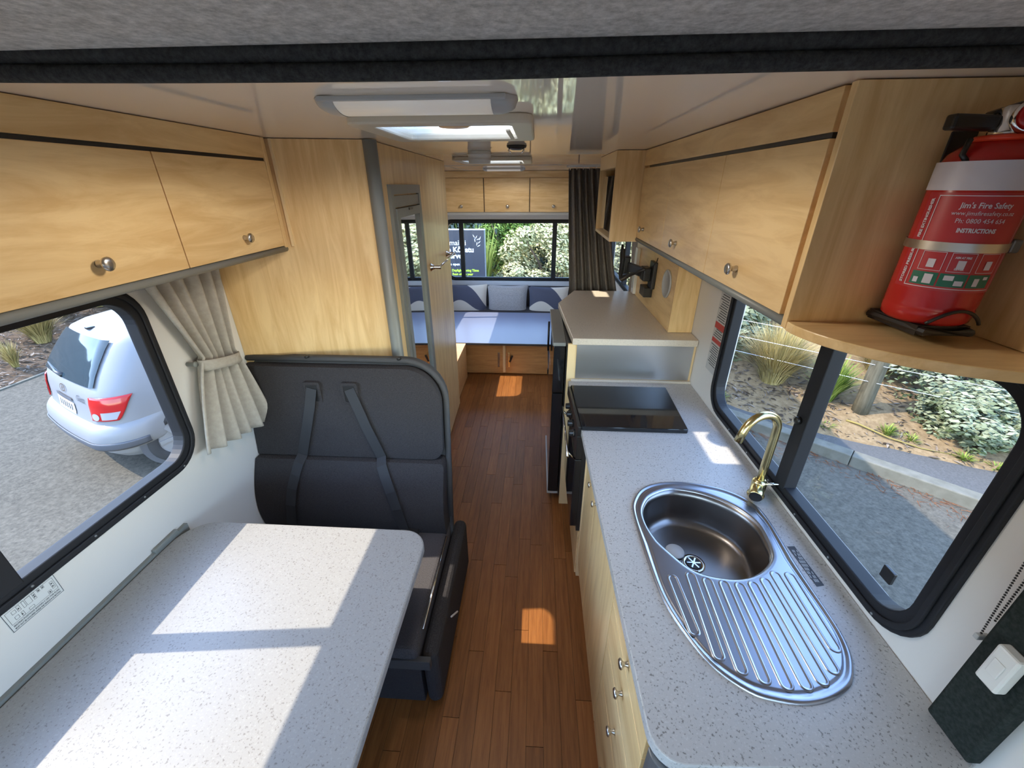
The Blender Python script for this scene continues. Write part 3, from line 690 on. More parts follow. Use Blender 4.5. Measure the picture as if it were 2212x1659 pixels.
MB().add([(.769, .937, .9006), (.791, .939, .9006), (.797, .806, .9006), (.775, .801, .9006), (.769, .937, .9012), (.791, .939, .9012), (.797, .806, .9012), (.775, .801, .9012)], [(0, 1, 2, 3), (4, 5, 6, 7), (0, 1, 5, 4), (1, 2, 6, 5), (2, 3, 7, 6), (3, 0, 4, 7)]).build('film', 'ink', ss)
mb = MB()
for i in range(4):
    for j in range(9):
        if (i * 7 + j * 5) % 6: mb.box(.775 + i * .0042, .7772 + i * .0042, .815 + j * .0125, .8245 + j * .0125, .9012, .9014)
mb.build('print', 'grey_light', ss)['kind'] = 'stuff'

# ------------------------------------------------------------------ tap
tp = thing('mixer_tap', 'brass swan-neck mixer tap behind the sink, coloured for warm reflections', 'tap', (.783, 1.168, .9))
bx, by = .783, 1.168
MB().lathe([(.0275, 0), (.0275, .004), (.0235, .006), (.0235, .058), (.020, .064), (.0125, .070)], (bx, by, .9005), (0, 0, 1), 24).build('body', 'golden', tp, True)  # gold tone stands in for warm reflections on the tap
sp = [(bx, by, .965), (bx, by, 1.03), (bx, by, 1.14)]
dd = Vector((-.955, -.295)).normalized(); rd = .066
for i in range(1, 15):
    a = PI * i / 14 * .93; sp.append((bx + dd.x * rd * (1 - math.cos(a)), by + dd.y * rd * (1 - math.cos(a)), 1.165 + rd * math.sin(a)))
e0 = Vector(sp[-1]); e1 = e0 + (e0 - Vector(sp[-2])).normalized() * .035; sp.append(tuple(e1))
MB().tube(sp, .0128, 16).build('spout', 'golden', tp, True)
mx = MB().lathe([(.018, -.016), (.0225, 0), (.0225, .036), (.020, .040)], (bx - .012, by - .016, .938), (-.45, -.80, -.12), 22).build('mixer_barrel', 'golden', tp, True)
MB().lathe([(.0195, .0402), (.0195, .0415)], (bx - .012, by - .016, .938), (-.45, -.80, -.12), 22).build('barrel_cap', 'black', mx)
MB().tube([(bx + .004, by - .012, .955), (bx + .048, by - .028, .972)], [.0048, .004], 10).build('lever', 'chrome', tp, True)

# ------------------------------------------------------------------ cooker
ck = thing('cooker', 'black built-in cooker with glass hob lid and chrome handle', 'cooker', (.45, 1.78, .1))
MB().box(.225, XR - .15, 1.556, 2.03, .30, .866).build('oven_body', 'black', ck)
MB().prism([(.192, 1.968), (.212, 1.552), (.672, 1.552), (.688, 1.968)], 2, .9012, .922).build('hob_lid', 'blackglass', ck, bevel=.003)
MB().prism([(.176, 1.965), (.196, 1.556), (.212, 1.556), (.192, 1.965)], 2, .868, .916).build('lid_hinge', 'black', ck, bevel=.003)
MB().box(.196, .225, 1.556, 2.03, .742, .866).build('control_panel', 'black', ck, bevel=.003)
dv_ = MB().box(.192, .225, 1.556, 2.03, .33, .738).build('oven_door', 'blackglass', ck, bevel=.004)
MB().tube([(.157, 1.53, .775), (.157, 1.99, .775)], .0055, 10).build('door_handle', 'chrome', dv_, True)
for yy in (1.57, 1.95): MB().tube([(.157, yy, .775), (.193, yy, .735)], .005, 8).build('handle_post', 'chrome', dv_, True)
for yy in (1.665, 1.755, 1.845, 1.93):
    kk = MB().lathe([(.020, 0), (.020, .006), (.017, .008), (.015, .026), (.012, .028)], (.196, yy, .815), (-1, 0, 0), 18).build('control_knob', 'black', ck, True)
    MB().lathe([(.0205, .0055), (.0205, .0075)], (.196, yy, .815), (-1, 0, 0), 18).build('knob_ring', 'chrome', kk)
cp = thing('cooker_plinth', 'maple panel with small handle below the oven', 'cabinet', (.4, 1.79, 0)); MB().box(.235, .60, 1.552, 2.035, .003, .295).build('panel', 'wood_y', cp); knob(cp, (.235, 1.66, .25), (-1, 0, 0), .8)

# ------------------------------------------------------------------ fridge tower
ft = thing('fridge_tower', 'maple fridge cabinet with raised beige worktop', 'cabinet', (.5, 2.6, 0))
MB().box(.175, XR - .002, 2.078, 2.096, .003, 1.112).build('side_panel', 'wood_edge', ft)
MB().box(.23, XR - .002, 2.096, 3.12, .003, 1.112).build('carcass', 'wood_z', ft)
MB().prism([(.196, 2.062), (.150, 2.79), (.286, 3.165), (.70, 3.165), (.70, 3.15), (XR - .002, 3.15), (XR - .002, 2.062)], 2, 1.114, 1.150).build('raised_worktop', 'toptan', ft, bevel=.003)
MB().box(.222, .835, 2.072, 2.077, .915, 1.112).build('splashback', 'splash', ft)
fr = thing('fridge', 'tall black fridge door facing the aisle below the raised worktop', 'fridge', (.16, 2.4, 0))
MB().box(.168, .229, 2.10, 2.76, .05, 1.10).build('fridge_body', 'black', fr)
fd = MB().box(.100, .163, 2.10, 2.76, .085, .80).build('door', 'blackglass', fr, bevel=.004)
fd2 = MB().box(.100, .163, 2.10, 2.76, .806, 1.09).build('freezer_door', 'blackglass', fr, bevel=.004)
MB().box(.094, .165, 2.095, 2.765, 1.092, 1.112).build('top_rail', 'grey_trim', fr, bevel=.003)
MB().box(.095, .165, 2.096, 2.765, .070, .083).build('kick_strip', 'grey_light', fr, bevel=.002)
MB().tube([(.088, 2.68, .84), (.088, 2.68, 1.05)], .007, 8).build('door_handle', 'black', fd2, True)

# boxed wooden panel on the right wall above the fridge, vent disc and TV bracket
bxp = thing('boxed_panel', 'boxed maple panel on the wall above the raised worktop', 'panel', (.78, 2.65, 1.15))
MB().box(.722, XR - .002, 2.20, 3.15, 1.152, 1.612).build('side_face', 'wood_y', bxp)
MB().box(.722, XR - .002, 2.184, 2.1985, 1.152, 1.612).build('end_face', 'wood_z', bxp)
dc = thing('wall_vent', 'round grey vent disc on the boxed maple panel', 'vent', (.722, 2.33, 1.39))
MB().lathe([(.077, 0), (.077, .006), (.068, .009), (.066, .006), (.003, .006)], (.7215, 2.33, 1.385), (-1, 0, 0), 36).build('disc', 'grey_light', dc, True)
tv = thing('tv_bracket', 'black folding television bracket on the boxed panel', 'bracket', (.72, 2.72, 1.4))
MB().box(.700, .7215, 2.56, 2.66, 1.30, 1.46).build('wall_plate', 'black', tv, bevel=.004)
MB().box(.655, .70, 2.60, 2.70, 1.34, 1.42).build('pivot_block', 'black', tv, bevel=.006)
MB().obox((.63, 2.78, 1.385), (-.25, 1, 0), (1, .25, 0), (0, 0, 1), .14, .012, .030).build('arm', 'black', tv, bevel=.004)
MB().obox((.60, 2.88, 1.395), (0, 1, 0), (1, 0, 0), (0, 0, 1), .035, .02, .055).build('arm', 'black', tv, bevel=.005)
MB().prism([(2.86, 1.32), (2.90, 1.29), (2.94, 1.33), (2.93, 1.40), (2.96, 1.46), (2.94, 1.52), (2.90, 1.49), (2.87, 1.50), (2.85, 1.44)], 0, .565, .580).build('screen_plate', 'black', tv, bevel=.003)
MB().tube([(.66, 2.60, 1.415), (.60, 2.70, 1.365), (.565, 2.80, 1.315)], [.008, .012, .018], 10).build('lock_lever', 'black', tv, True)
MB().box(.67, .7215, 2.60, 2.72, 1.24, 1.30).build('lower_clamp', 'black', tv, bevel=.004)
MB().tube([(.69, 2.56, 1.44), (.70, 2.52, 1.47), (.71, 2.54, 1.49)], .003, 6).build('cable', 'black', tv, True)
wp = thing('switch_strip', 'white narrow switch strip at the far end of the boxed panel', 'switch', (.71, 3.1, 1.2)); MB().box(.700, .7215, 3.03, 3.10, 1.16, 1.48).build('plate', 'white', wp, bevel=.003)
MB().box(.695, .700, 3.045, 3.085, 1.20, 1.30).build('rocker', 'grey_light', wp, bevel=.002)
sw2 = thing('small_wall_fitting', 'tiny white catch below the right overhead cabinet', 'fitting', (.71, 2.28, 1.55)); MB().box(.703, .7215, 2.26, 2.30, 1.535, 1.56).build('block', 'white', sw2, bevel=.004)

# warning sticker by the kitchen window
wk = thing('warning_sticker', 'tall printed warning sticker with red bands beside the kitchen window', 'sticker', (XR, 1.88, 1.25))
PX = XR - .0006
MB().box(PX - .0003, XR - .0001, 1.815, 1.925, 1.06, 1.47).build('film', 'clear', wk)
QX = PX - .0006
mb = MB()
for k in range(34):
    z = 1.45 - k * .0108
    if any(abs(z - q) < .016 for q in (1.285, 1.215)): continue
    a = .008 * ((k * 7) % 5) / 4; mb.box(QX, QX + .0002, 1.825 + a, 1.915 - .006 * ((k * 3) % 4), z, z + .0045)
mb.build('print', 'ink', wk)['kind'] = 'stuff'
for q_ in ((1.820, 1.92, 1.272, 1.302), (1.820, 1.92, 1.205, 1.226), (1.85, 1.885, 1.459, 1.465)): MB().box(QX - .0001, QX + .0002, *q_).build('red_band', 'redink', wk)

# ------------------------------------------------------------------ right overhead cabinets, microwave cabinet
rc = thing('overhead_cabinet', 'maple overhead cabinet with three doors above the kitchen', 'cabinet', (.7, 1.6, 1.62))
CX = .535
MB().box(CX + .017, XR - .001, .893, 2.405, 1.625, ZC - .002).build('body', 'wood_y', rc)
MB().box(CX, CX + .017, .912, 2.405, 1.966, ZC - .003).build('header_panel', 'wood_y', rc, bevel=.001)
MB().box(CX + .003, CX + .019, .912, 2.30, 1.957, 1.9655).build('painted_gap_shade', 'black', rc)  # shade of the header gap, put in as a black strip
for y0, y1, ky in ((.912, 1.376, 1.157), (1.379, 1.900, 1.695), (1.903, 2.40, 2.246)):
    d = MB().box(CX, CX + .017, y0, y1, 1.622, 1.956).build('door', 'wood_y', rc, bevel=.0012); knob(d, (CX, ky, 1.676), (-1, 0, 0), 1.0)
MB().box(CX - .001, XR - .001, .876, .893, 1.60, ZC - .002).build('end_panel', 'wood_z', rc, bevel=.001)
MB().tube([(CX + .008, .893, 1.611), (CX + .008, 2.40, 1.611)], .011, 12).build('light_rail', 'grey_trim', rc, True)
mc = thing('microwave_cabinet', 'maple box cabinet holding the microwave beside the curtain', 'cabinet', (.6, 2.7, 1.6))
x0, x1, y0, y1, z0, z1 = .392, XR - .002, 2.408, 3.02, 1.597, ZC - .002
mb = MB().box(x0, x1, y0, y0 + .016, z0, z1); mb.build('front_panel', 'wood_z', mc)
MB().box(x0, x1, y0 + .016, y1, z0, z0 + .016).build('base_panel', 'wood_edge', mc)
MB().box(x0, x1, y0 + .016, y1, z1 - .075, z1).build('top_panel', 'wood_edge', mc)
MB().box(x0, x1, y1 - .016, y1, z0 + .016, z1 - .075).build('back_panel', 'wood_z', mc)
mw = thing('microwave', 'mirror-fronted microwave inside the box cabinet', 'microwave', (.6, 2.7, 1.62))
MB().box(.435, .80, 2.432, 2.995, 1.6135, 1.93).build('body', 'black', mw)
MB().box(.418, .434, 2.53, 2.992, 1.618, 1.925).build('door', 'mirror', mw)
MB().box(.414, .434, 2.432, 2.528, 1.618, 1.925).build('control_strip', 'grey_light', mw, bevel=.003)

# quarter-round shelf and fire extinguisher
sh = thing('corner_shelf', 'quarter-round maple shelf at the end of the overhead cabinet', 'shelf', (.75, .75, 1.6))
pl = [(XR - .001, .876), (CX, .876)]
for i in range(1, 17):
    a = R(180 + 90 * i / 16); pl.append((XR + .317 * math.cos(a), .876 + .265 * math.sin(a)))
pl[-1] = (XR - .001, pl[-1][1])
MB().prism(pl, 2, 1.597, 1.617).build('board', 'wood_x', sh, bevel=.002)
MB().box(XR - .010, XR - .001, -.3, .876, 1.618, ZC - .002).build('back_panel', 'wood_z', sh)

fe = thing('fire_extinguisher', 'red fire extinguisher strapped upright on the corner shelf', 'fire extinguisher', (.735, .80, 1.62))
ec = Vector((.735, .803, 0)); er = .0645
def elathe(prof, name, mat, par, n=40, smooth=True): return MB().lathe([(r_, z) for r_, z in prof], (ec.x, ec.y, 0), (0, 0, 1), n).build(name, mat, par, smooth)
zb, zt = 1.638, 1.925
prof = [(er * .86, zb), (er * .97, zb + .006), (er, zb + .018), (er, zb + .026), (er * .985, zb + .029), (er, zb + .032), (er, zt - .045), (er * .97, zt - .03), (er * .86, zt - .013), (er * .62, zt), (er * .36, zt + .008), (er * .30, zt + .012)]
body = elathe(prof, 'cylinder', 'red', fe)
def wrap(z0, z1, a0, a1, name, mat, par, off=.0006, n=24):
    return MB().grid(lambda u, v: (ec.x + (er + off) * math.sin(R(a0 + (a1 - a0) * u)), ec.y - (er + off) * math.cos(R(a0 + (a1 - a0) * u)), z0 + (z1 - z0) * v), n, 1).build(name, mat, par, True)
# angle 0 faces the camera side (-Y); camera sits towards -X
A0 = -42
wrap(1.858, 1.900, -170, 170, 'white_band', 'whitelabel', fe, n=60)
wrap(1.700, 1.855, A0 - 58, A0 + 112, 'label', 'redlabel', fe, n=40)
def wrap_text(items, name, mat, par, off):
    mb = MB()
    for txt, size, ang, z, rot, width, bold in items:
        vs, fs = text_data(txt, size, 'CENTER', bold)
        if width: 
            xs = [v[0] for v in vs]; k_ = width / (max(xs) - min(xs)); vs = [(v[0] * k_, v[1], 0) for v in vs]
        q = []
        for vx, vy, _ in vs:
            if rot: vx, vy = -vy, vx
            th = R(ang) + vx / er; q.append((ec.x + (er + off) * math.sin(th), ec.y - (er + off) * math.cos(th), z + vy))
        mb.add(q, fs)
    return mb.build(name, mat, par, fix=False)
for it_ in [("Jim's Fire Safety", .0118, A0 + 16, 1.836, 0, .062, .0002), ('www.jimsfiresafety.co.nz', .0088, A0 + 16, 1.8245, 0, .075, 0), ('Ph: 0800 454 654', .0098, A0 + 16, 1.8130, 0, .058, 0),
           ('INSTRUCTIONS', .0090, A0 + 16, 1.7985, 0, .046, .0004), ('FIRE EXTINGUISHER', .0075, A0 - 47, 1.815, 1, .062, .0003), ('STORED PRESSURE', .0075, A0 - 47, 1.738, 1, .062, .0003),
           ('AIM AT FIRE', .0045, A0 + 16, 1.7565, 0, .02, .0002), ('LEVER', .0045, A0 + 16, 1.738, 0, .012, .0002)]: wrap_text([it_], 'lettering', 'whitelabel', fe, .0016)['kind'] = 'stuff'
def wbox(a, b, c, d, name, mat, off, t=None, par=fe):
    """angles a..b, heights c..d on the cylinder; t = line thickness for outlines"""
    def strip(mb, a, b, c, d): mb.grid(lambda u, v: (ec.x + (er + off) * math.sin(R(a + (b - a) * u)), ec.y - (er + off) * math.cos(R(a + (b - a) * u)), c + (d - c) * v), max(1, int((b - a) / 5)), 1)
    mb = MB(); ta = math.degrees((t or 0) / er)
    if t: strip(mb, a, b, c, c + t); strip(mb, a, b, d - t, d); strip(mb, a, a + ta, c, d); strip(mb, b - ta, b, c, d)
    else: strip(mb, a, b, c, d)
    return mb.build(name, mat, par, True, fix=False)
wbox(A0 - 40, A0 + 72, 1.704, 1.851, 'label_border', 'whitelabel', .0012, .0012)
for k in range(3):
    a = A0 - 30 + k * 33
    wbox(a, a + 27, 1.733, 1.764, 'pictogram_outline', 'whitelabel', .0012, .0007)
    g_ = wbox(a - 4, a + 27, 1.708, 1.730, 'pictogram_panel', 'greenlabel', .0012)
    if k == 0: wbox(a + 12, a + 22, 1.711, 1.727, 'bin_symbol', 'whitelabel', .0018, par=g_); wbox(a, a + 6, 1.711, 1.720, 'flame_symbol', 'whitelabel', .0018, par=g_)
    if k == 1: wbox(a + 1, a + 12, 1.719, 1.727, 'can_symbol', 'whitelabel', .0018, par=g_); wbox(a + 14, a + 24, 1.711, 1.719, 'flame_symbol', 'whitelabel', .0018, par=g_)
    if k == 2: wbox(a + 3, a + 10, 1.711, 1.724, 'flame_symbol', 'whitelabel', .0018, par=g_); wbox(a + 15, a + 22, 1.722, 1.727, 'spark_symbol', 'whitelabel', .0018, par=g_)
    wbox(a + 9, a + 18, 1.738, 1.752, 'hand_symbol', 'whitelabel', .0014)
MB().grid(lambda u, v: (ec.x + (er + .002) * math.sin(2 * PI * u), ec.y - (er + .002) * math.cos(2 * PI * u), 1.765 + .0145 * v), 48, 1, True).build('strap', 'nickel', fe, True)
MB().obox((ec.x + er + .006, ec.y - .02, 1.772), (0, 1, 0), (1, 0, 0), (0, 0, 1), .014, .008, .011).build('strap_clasp', 'metal_grey', fe, bevel=.003)
MB().box(ec.x - .022, ec.x + .022, ec.y + .0675, .8755, 1.619, 1.95).build('wall_bracket', 'black', fe, bevel=.003)
mb = MB().tube([(ec.x - .045, ec.y + .066, 1.628), (ec.x - .038, ec.y - .06, 1.628), (ec.x + .038, ec.y - .06, 1.628), (ec.x + .045, ec.y + .066, 1.628)], .0075, 8); mb.box(ec.x - .045, ec.x + .045, ec.y - .05, ec.y + .068, 1.6185, 1.637); mb.build('bracket_foot', 'black', fe)
mb = MB().tube([(ec.x + .048 * math.sin(t) * 1.0, ec.y - er - .004 + .012 * (1 - math.cos(t)), 1.655 + .014 * math.cos(2 * t)) for t in [R(-70 + 10 * i) for i in range(15)]], .003, 6); mb.build('foot_loop', 'black', fe, True)
MB().lathe([(.020, zt + .006), (.020, zt + .018), (.016, zt + .026), (.016, zt + .048), (.011, zt + .052)], (ec.x, ec.y, 0), (0, 0, 1), 20).build('valve', 'chrome', fe, True)
gd = Vector((-.35, -.9, .1)).normalized(); gp = Vector((ec.x + .012, ec.y - .014, zt + .034))
ga = MB().lathe([(.021, 0), (.024, .004), (.024, .014), (.021, .016)], gp, gd, 26).build('pressure_gauge', 'chrome', fe, True)
MB().lathe([(.0205, .0162), (.016, .019), (.003, .020)], gp, gd, 26).build('gauge_face', 'red', ga, True)
MB().obox((ec.x - .052, ec.y + .004, zt + .030), (1, .1, -.02), (0, 1, 0), (0, 0, 1), .038, .010, .011).build('nozzle', 'black', fe, bevel=.004)
MB().obox((ec.x + .035, ec.y + .005, zt + .062), (1, -.2, .35), (.2, 1, 0), (0, 0, 1), .060, .011, .003).build('squeeze_handle', 'black', fe, bevel=.002)
MB().obox((ec.x + .050, ec.y + .003, zt + .036), (1, -.2, .1), (.2, 1, 0), (0, 0, 1), .040, .010, .003).build('carry_handle', 'black', fe, bevel=.002)
MB().lathe([(.030, zt + .003), (.033, zt + .007), (.030, zt + .011)], (ec.x - .006, ec.y - .004, 0), (0, 0, 1), 24).build('safety_tab', 'redtab', fe, True)
MB().tube([(ec.x - .055, ec.y - .01, zt + .006), (ec.x - .062, ec.y - .015, zt - .016), (ec.x - .055, ec.y - .02, zt - .026)], .004, 8).build('pin_cord', 'black', fe, True)

# padded strip with switch, bead chain
pb_ = thing('padded_pillar', 'dark grey felt padded pillar beside the worktop end', 'pillar trim', (.83, .47, .9))
MB().box(.822, XR - .0005, .425, .515, .903, 1.60).build('padding', 'felt', pb_, bevel=.006)
swt = thing('light_switch', 'white rocker switch on the dark felt pillar', 'switch', (.812, .462, 1.13))
MB().box(.800, .8215, .446, .482, 1.088, 1.175).build('plate', 'white', swt, bevel=.004)
MB().box(.7975, .800, .455, .473, 1.115, 1.150).build('rocker', 'white', swt, bevel=.0015)
chn = thing('blind_chain', 'black bead chain loop hanging on the wall above the felt pillar', 'chain', (.832, .53, 1.12))
MB().box(.828, XR - .0005, .523, .532, 1.118, 1.130).build('chain_holder', 'grey_light', chn, bevel=.002)
mb = MB()
for y0, y1, z0, z1 in ((.527, .556, 1.128, 1.55), (.527, .535, 1.175, 1.55)):
    n = 75 if z0 < 1.15 else 66
    for i in range(n):
        t = i / n; c = Vector((.834, y0 + (y1 - y0) * t + (0 if z0 < 1.15 else -.004), z0 + (z1 - z0) * t)); r_ = .0026
        mb.add([c + Vector(q) * r_ for q in ((1, 0, 0), (-1, 0, 0), (0, 1, 0), (0, -1, 0), (0, 0, 1), (0, 0, -1))], [(0, 2, 4), (2, 1, 4), (1, 3, 4), (3, 0, 4), (2, 0, 5), (1, 2, 5), (3, 1, 5), (0, 3, 5)])
bo = mb.build('beads', 'black', chn, True); bo['kind'] = 'stuff'

# ------------------------------------------------------------------ ceiling fittings
def strip_light(name, label, x0, x1, y0, y1, grp=None, pw_=1.0):
    t = thing(name, label, 'lamp', ((x0 + x1) / 2, (y0 + y1) / 2, ZC), grp)
    yc, hw = (y0 + y1) / 2, (y1 - y0) / 2
    pr = [(yc + hw * math.cos(R(a)), ZC - .001 - .026 * math.sin(R(a)) ** .8) for a in range(0, 181, 15)]
    MB().prism(pr, 0, x0 + .05, x1 - .05).build('diffuser', 'lamp', t, True)
    for sx, xe in ((1, x0), (-1, x1)):
        mb = MB()
        def endf(u, v):
            a = PI * u; k = math.sqrt(max(0, 1 - v * v)); xx = (xe + sx * .05) - sx * .05 * v
            return (xx, yc + hw * 1.02 * (1 - .55 * v ** 3) * math.cos(a), ZC - .001 - .027 * (k ** .7 if v < 1 else 0) * math.sin(a) ** .8)
        mb.grid(endf, 14, 8).build('end_cap', 'grey_light', t, True)
    for k in (.25, .75):                                                # spots added to brighten the room; the strip lights themselves look unlit
        ld = bpy.data.lights.new('added_fill_spot', 'SPOT'); ld.energy = FILL_W * pw_; ld.color = FILL_COLOR; ld.spot_size = R(176); ld.spot_blend = .25; ld.shadow_soft_size = .04
        lo = bpy.data.objects.new('added_fill_spot', ld); col.objects.link(lo); lo.location = (x0 + (x1 - x0) * k, yc, ZC - .045)
    MB().box(x0 + .02, x1 - .02, y0 - .006, y0 + .006, ZC - .010, ZC - .001).build('base_strip', 'grey_light', t, bevel=.002)
    return t
strip_light('strip_light', 'grey strip light on the ceiling nearest the bunk edge', -.462, -.048, .945, 1.055, 'ceiling strip lights')
strip_light('strip_light', 'small far strip light on the ceiling above the rear cushions', -.60, -.15, 4.78, 4.90, 'ceiling strip lights', .65)
def hatch(v, label):
    x0, x1, y0, y1 = v; t = thing('roof_hatch', label, 'roof hatch', ((x0 + x1) / 2, (y0 + y1) / 2, ZC), 'roof hatches')
    mb = MB(); w_ = .045
    ring(mb, rrect(x0 - w_, x1 + w_, y0 - w_, y1 + w_, .03, 5), rrect(x0 + .012, x1 - .012, y0 + .012, y1 - .012, .02, 5), 2, ZC - .022, ZC - .0005); mb.build('frame', 'cream', t, bevel=.006)
    # insect/blind cassette: opal panel with an open slot, thumb wheel in the middle
    ox0, ox1, oy0, oy1 = x0 + .035, x0 + .185, y0 + .015, y0 + .235
    mb = MB()
    for a, b, c, d in ((x0, ox0, y0, y1), (ox1, x1, y0, y1), (ox0, ox1, y0, oy0), (ox0, ox1, oy1, y1)): mb.box(a + .004, b - .0005 if b == x1 else b, c + .004, d - .004, ZC + .012, ZC + .014)
    mb.build('opal_panel', 'dome', t)
    def df(u, v): 
        return (x0 - .01 + (x1 - x0 + .02) * u, y0 - .01 + (y1 - y0 + .02) * v, ZC + .115 + .05 * (16 * u * (1 - u) * v * (1 - v)) ** .5)
    MB().grid(df, 12, 12).build('outer_dome', 'glass', t, True)
    cx_, cy_ = (x0 + x1) / 2, (y0 + y1) / 2
    MB().lathe([(.060, 0), (.058, -.010), (.045, -.014), (.044, -.016), (.005, -.016)], (cx_, cy_, ZC + .012), (0, 0, 1), 28).build('vent_knob', 'amber', t, True)
    MB().box(x1 - .03, x1 - .018, y0 + .07, y1 - .07, ZC - .028, ZC - .022).build('slide_grip', 'cream', t, bevel=.002)
    mb = MB(); ring(mb, rrect(x0 - .03, x1 + .03, y0 - .03, y1 + .03, .02, 4), rrect(x0 - .0, x1 + .0, y0 - .0, y1 + .0, .02, 4), 2, ZC + .051, ZC + .105); mb.build('upstand', 'white', t)
    return t
hatch(V1, 'large cream roof hatch with amber knob behind the near strip light')
hatch(V2, 'smaller-looking far roof hatch above the aisle near the curtain')
cr = thing('ceiling_collar', 'white ribbed collar fitting hanging from the ceiling', 'fitting', (-.36, 2.40, ZC))
MB().lathe([(.060, 0), (.060, -.012), (.066, -.015), (.060, -.018), (.058, -.036), (.064, -.039), (.058, -.042), (.056, -.056)], (-.315, 2.42, ZC - .0005), (0, 0, 1), 28).build('collar', 'white', cr, True)
sp_ = thing('ceiling_crank', 'black domed ceiling fitting with chrome wire handle', 'fitting', (-.09, 2.0, ZC))
MB().lathe([(.045, 0), (.043, -.008), (.030, -.014), (.020, -.018)], (-.105, 2.10, ZC - .0005), (0, 0, 1), 24).build('dome', 'black', sp_, True)
for a, b in ((-.03, .012), (.03, -.012)):
    MB().tube([(-.105 + a, 2.08, ZC - .008), (-.105 + a * 1.15, 2.065, ZC - .020), (-.105 + a * 1.15 + b, 2.06, ZC - .034)], .0035, 8).build('wire_handle', 'chrome', sp_, True)

# ------------------------------------------------------------------ rear lounge
rr_ = thing('overhead_cabinet', 'far maple overhead cabinet with three doors above the rear window', 'cabinet', (-.3, 5.65, 1.57))
RY = 5.55
MB().box(-1.298, XR - .002, RY + .017, YR - .001, 1.575, ZC - .002).build('body', 'wood_x', rr_)
for gx in (-.685, -.115, .4625): MB().box(gx - .0035, gx + .0035, RY + .012, RY + .0168, 1.578, 1.962).build('painted_gap_shade', 'black', rr_)  # dark strips behind the door joints paint their shade
MB().box(-1.298, XR - .002, RY, RY + .017, 1.965, ZC - .003).build('header_panel', 'wood_x', rr_)
for x0, x1, kx in ((-1.27, -.692, -.97), (-.678, -.122, -.39), (-.108, .455, .18), (.47, .84, .66)):
    d = MB().box(x0, x1, RY, RY + .017, 1.578, 1.960).build('door', 'wood_x', rr_, bevel=.001); knob(d, (kx, RY, 1.645), (0, -1, 0), 1.3)
MB().box(-1.298, XR - .002, RY + .0, RY + .03, 1.535, 1.572).build('light_rail', 'grey_light', rr_, bevel=.008)
bd = thing('bed_board', 'glossy white board lying across the rear lounge bench', 'board', (-.5, 4.6, .37))
MB().prism(rrect(-1.285, .318, 4.03, 5.19, [.09, .02, .02, .02], 6), 2, .372, .386).build('top_face', 'board', bd)
MB().box(-1.285, .318, 4.018, 4.0295, .366, .387).build('edge_strip', 'board_edge', bd)
lg = thing('storage_bench', 'warm maple bed base with two latched doors below the white board', 'bench', (-.5, 4.5, 0))
MB().box(-1.29, .75, 4.115, 5.25, .004, .365).build('carcass', 'wood_orange', lg)
dl = MB().box(-.845, -.352, 4.098, 4.1145, .012, .36).build('door', 'wood_orange', lg, bevel=.0015)
dr2 = MB().box(-.320, .20, 4.098, 4.1145, .012, .36).build('door', 'wood_orange', lg, bevel=.0015)
MB().box(-.350, -.322, 4.078, 4.1145, .03, .365).build('centre_post', 'wood_edge', lg)
for dd_, xx, mt in ((dl, -.395, 'chrome'), (dr2, -.285, 'golden')):
    MB().obox((xx, 4.090, .175), (1, 0, 0), (0, 1, 0), (0, 0, 1), .013, .008, .085).build('latch', mt, dd_, bevel=.004)
MB().obox((-.262, 4.085, .19), (1, 0, -.4), (0, 1, 0), (.4, 0, 1), .010, .008, .04).build('latch_lever', 'black', dr2, bevel=.003)
MB().prism([(-.86, .22), (-.80, .36), (-.86, .36)], 1, 4.06, 4.10).build('brace', 'board_edge', lg)
tl = thing('support_pole', 'slim black stowed table leg standing by the fridge', 'pole', (.14, 3.9, 0))
MB().tube([(.150, 3.60, .003), (.135, 3.95, .366)], .011, 10).build('pole', 'black', tl, True); MB().obox((.143, 3.78, .19), (1, 0, 0), (0, 1, 0), (0, 0, 1), .02, .02, .025).build('clip', 'black', tl, bevel=.004)
lb2 = thing('bolster', 'dark navy lounge backrest behind the cushions', 'bolster', (-.3, 5.75, .3)); MB().box(-1.29, .84, 5.66, 5.845, .30, .60).build('pad', 'fabric', lb2, bevel=.03, seg=3)
ls = thing('bench_cushion', 'dark lounge seat cushion under the scatter cushions', 'cushion', (-.3, 5.45, .25)); MB().box(-1.29, .84, 5.20, 5.655, .02, .36).build('pad', 'fabric', ls, bevel=.03, seg=3)
def cushion(x, y, z, wd_, ht, mat, label, tilt=16, rz=0, roll=0):
    t = thing('cushion', label, 'cushion', (x, y, z), 'scatter cushions on the rear lounge')
    def surf(sgn):
        def fn(u, v):
            a, b = 2 * u - 1, 2 * v - 1
            px = .5 * wd_ * a * (1 - .07 * (1 - abs(b) ** 2) * abs(a) ** 3 ) ; pz = .5 * ht * b * (1 - .07 * (1 - abs(a) ** 2) * abs(b) ** 3)
            th = .075 * ((1 - a ** 4) * (1 - b ** 4)) ** .6
            return (px, sgn * th, pz)
        return fn
    mb = MB(); mb.grid(surf(-1), 18, 18); mb.grid(surf(1), 18, 18)
    me_o = MB(); me_o.v = [tuple(Vector(p) + WM[t.name]) for p in mb.v]; me_o.f = mb.f
    o = me_o.build('cover', mat, t, True)
    t.rotation_euler = (R(-tilt), R(roll), R(rz)); return t
cushion(-.945, 5.44, .43, .56, .52, 'cushion_wave', 'navy and cream patterned cushion at the left by the bathroom wall', 14, 4, 0)
cushion(-.395, 5.47, .43, .55, .50, 'cushion_grey', 'plain grey cushion between the two patterned cushions', 12, 0, 0)
cushion(.155, 5.45, .42, .54, .50, 'cushion_wave', 'navy and cream patterned cushion at the right by the raised worktop', 14, -3, 0)

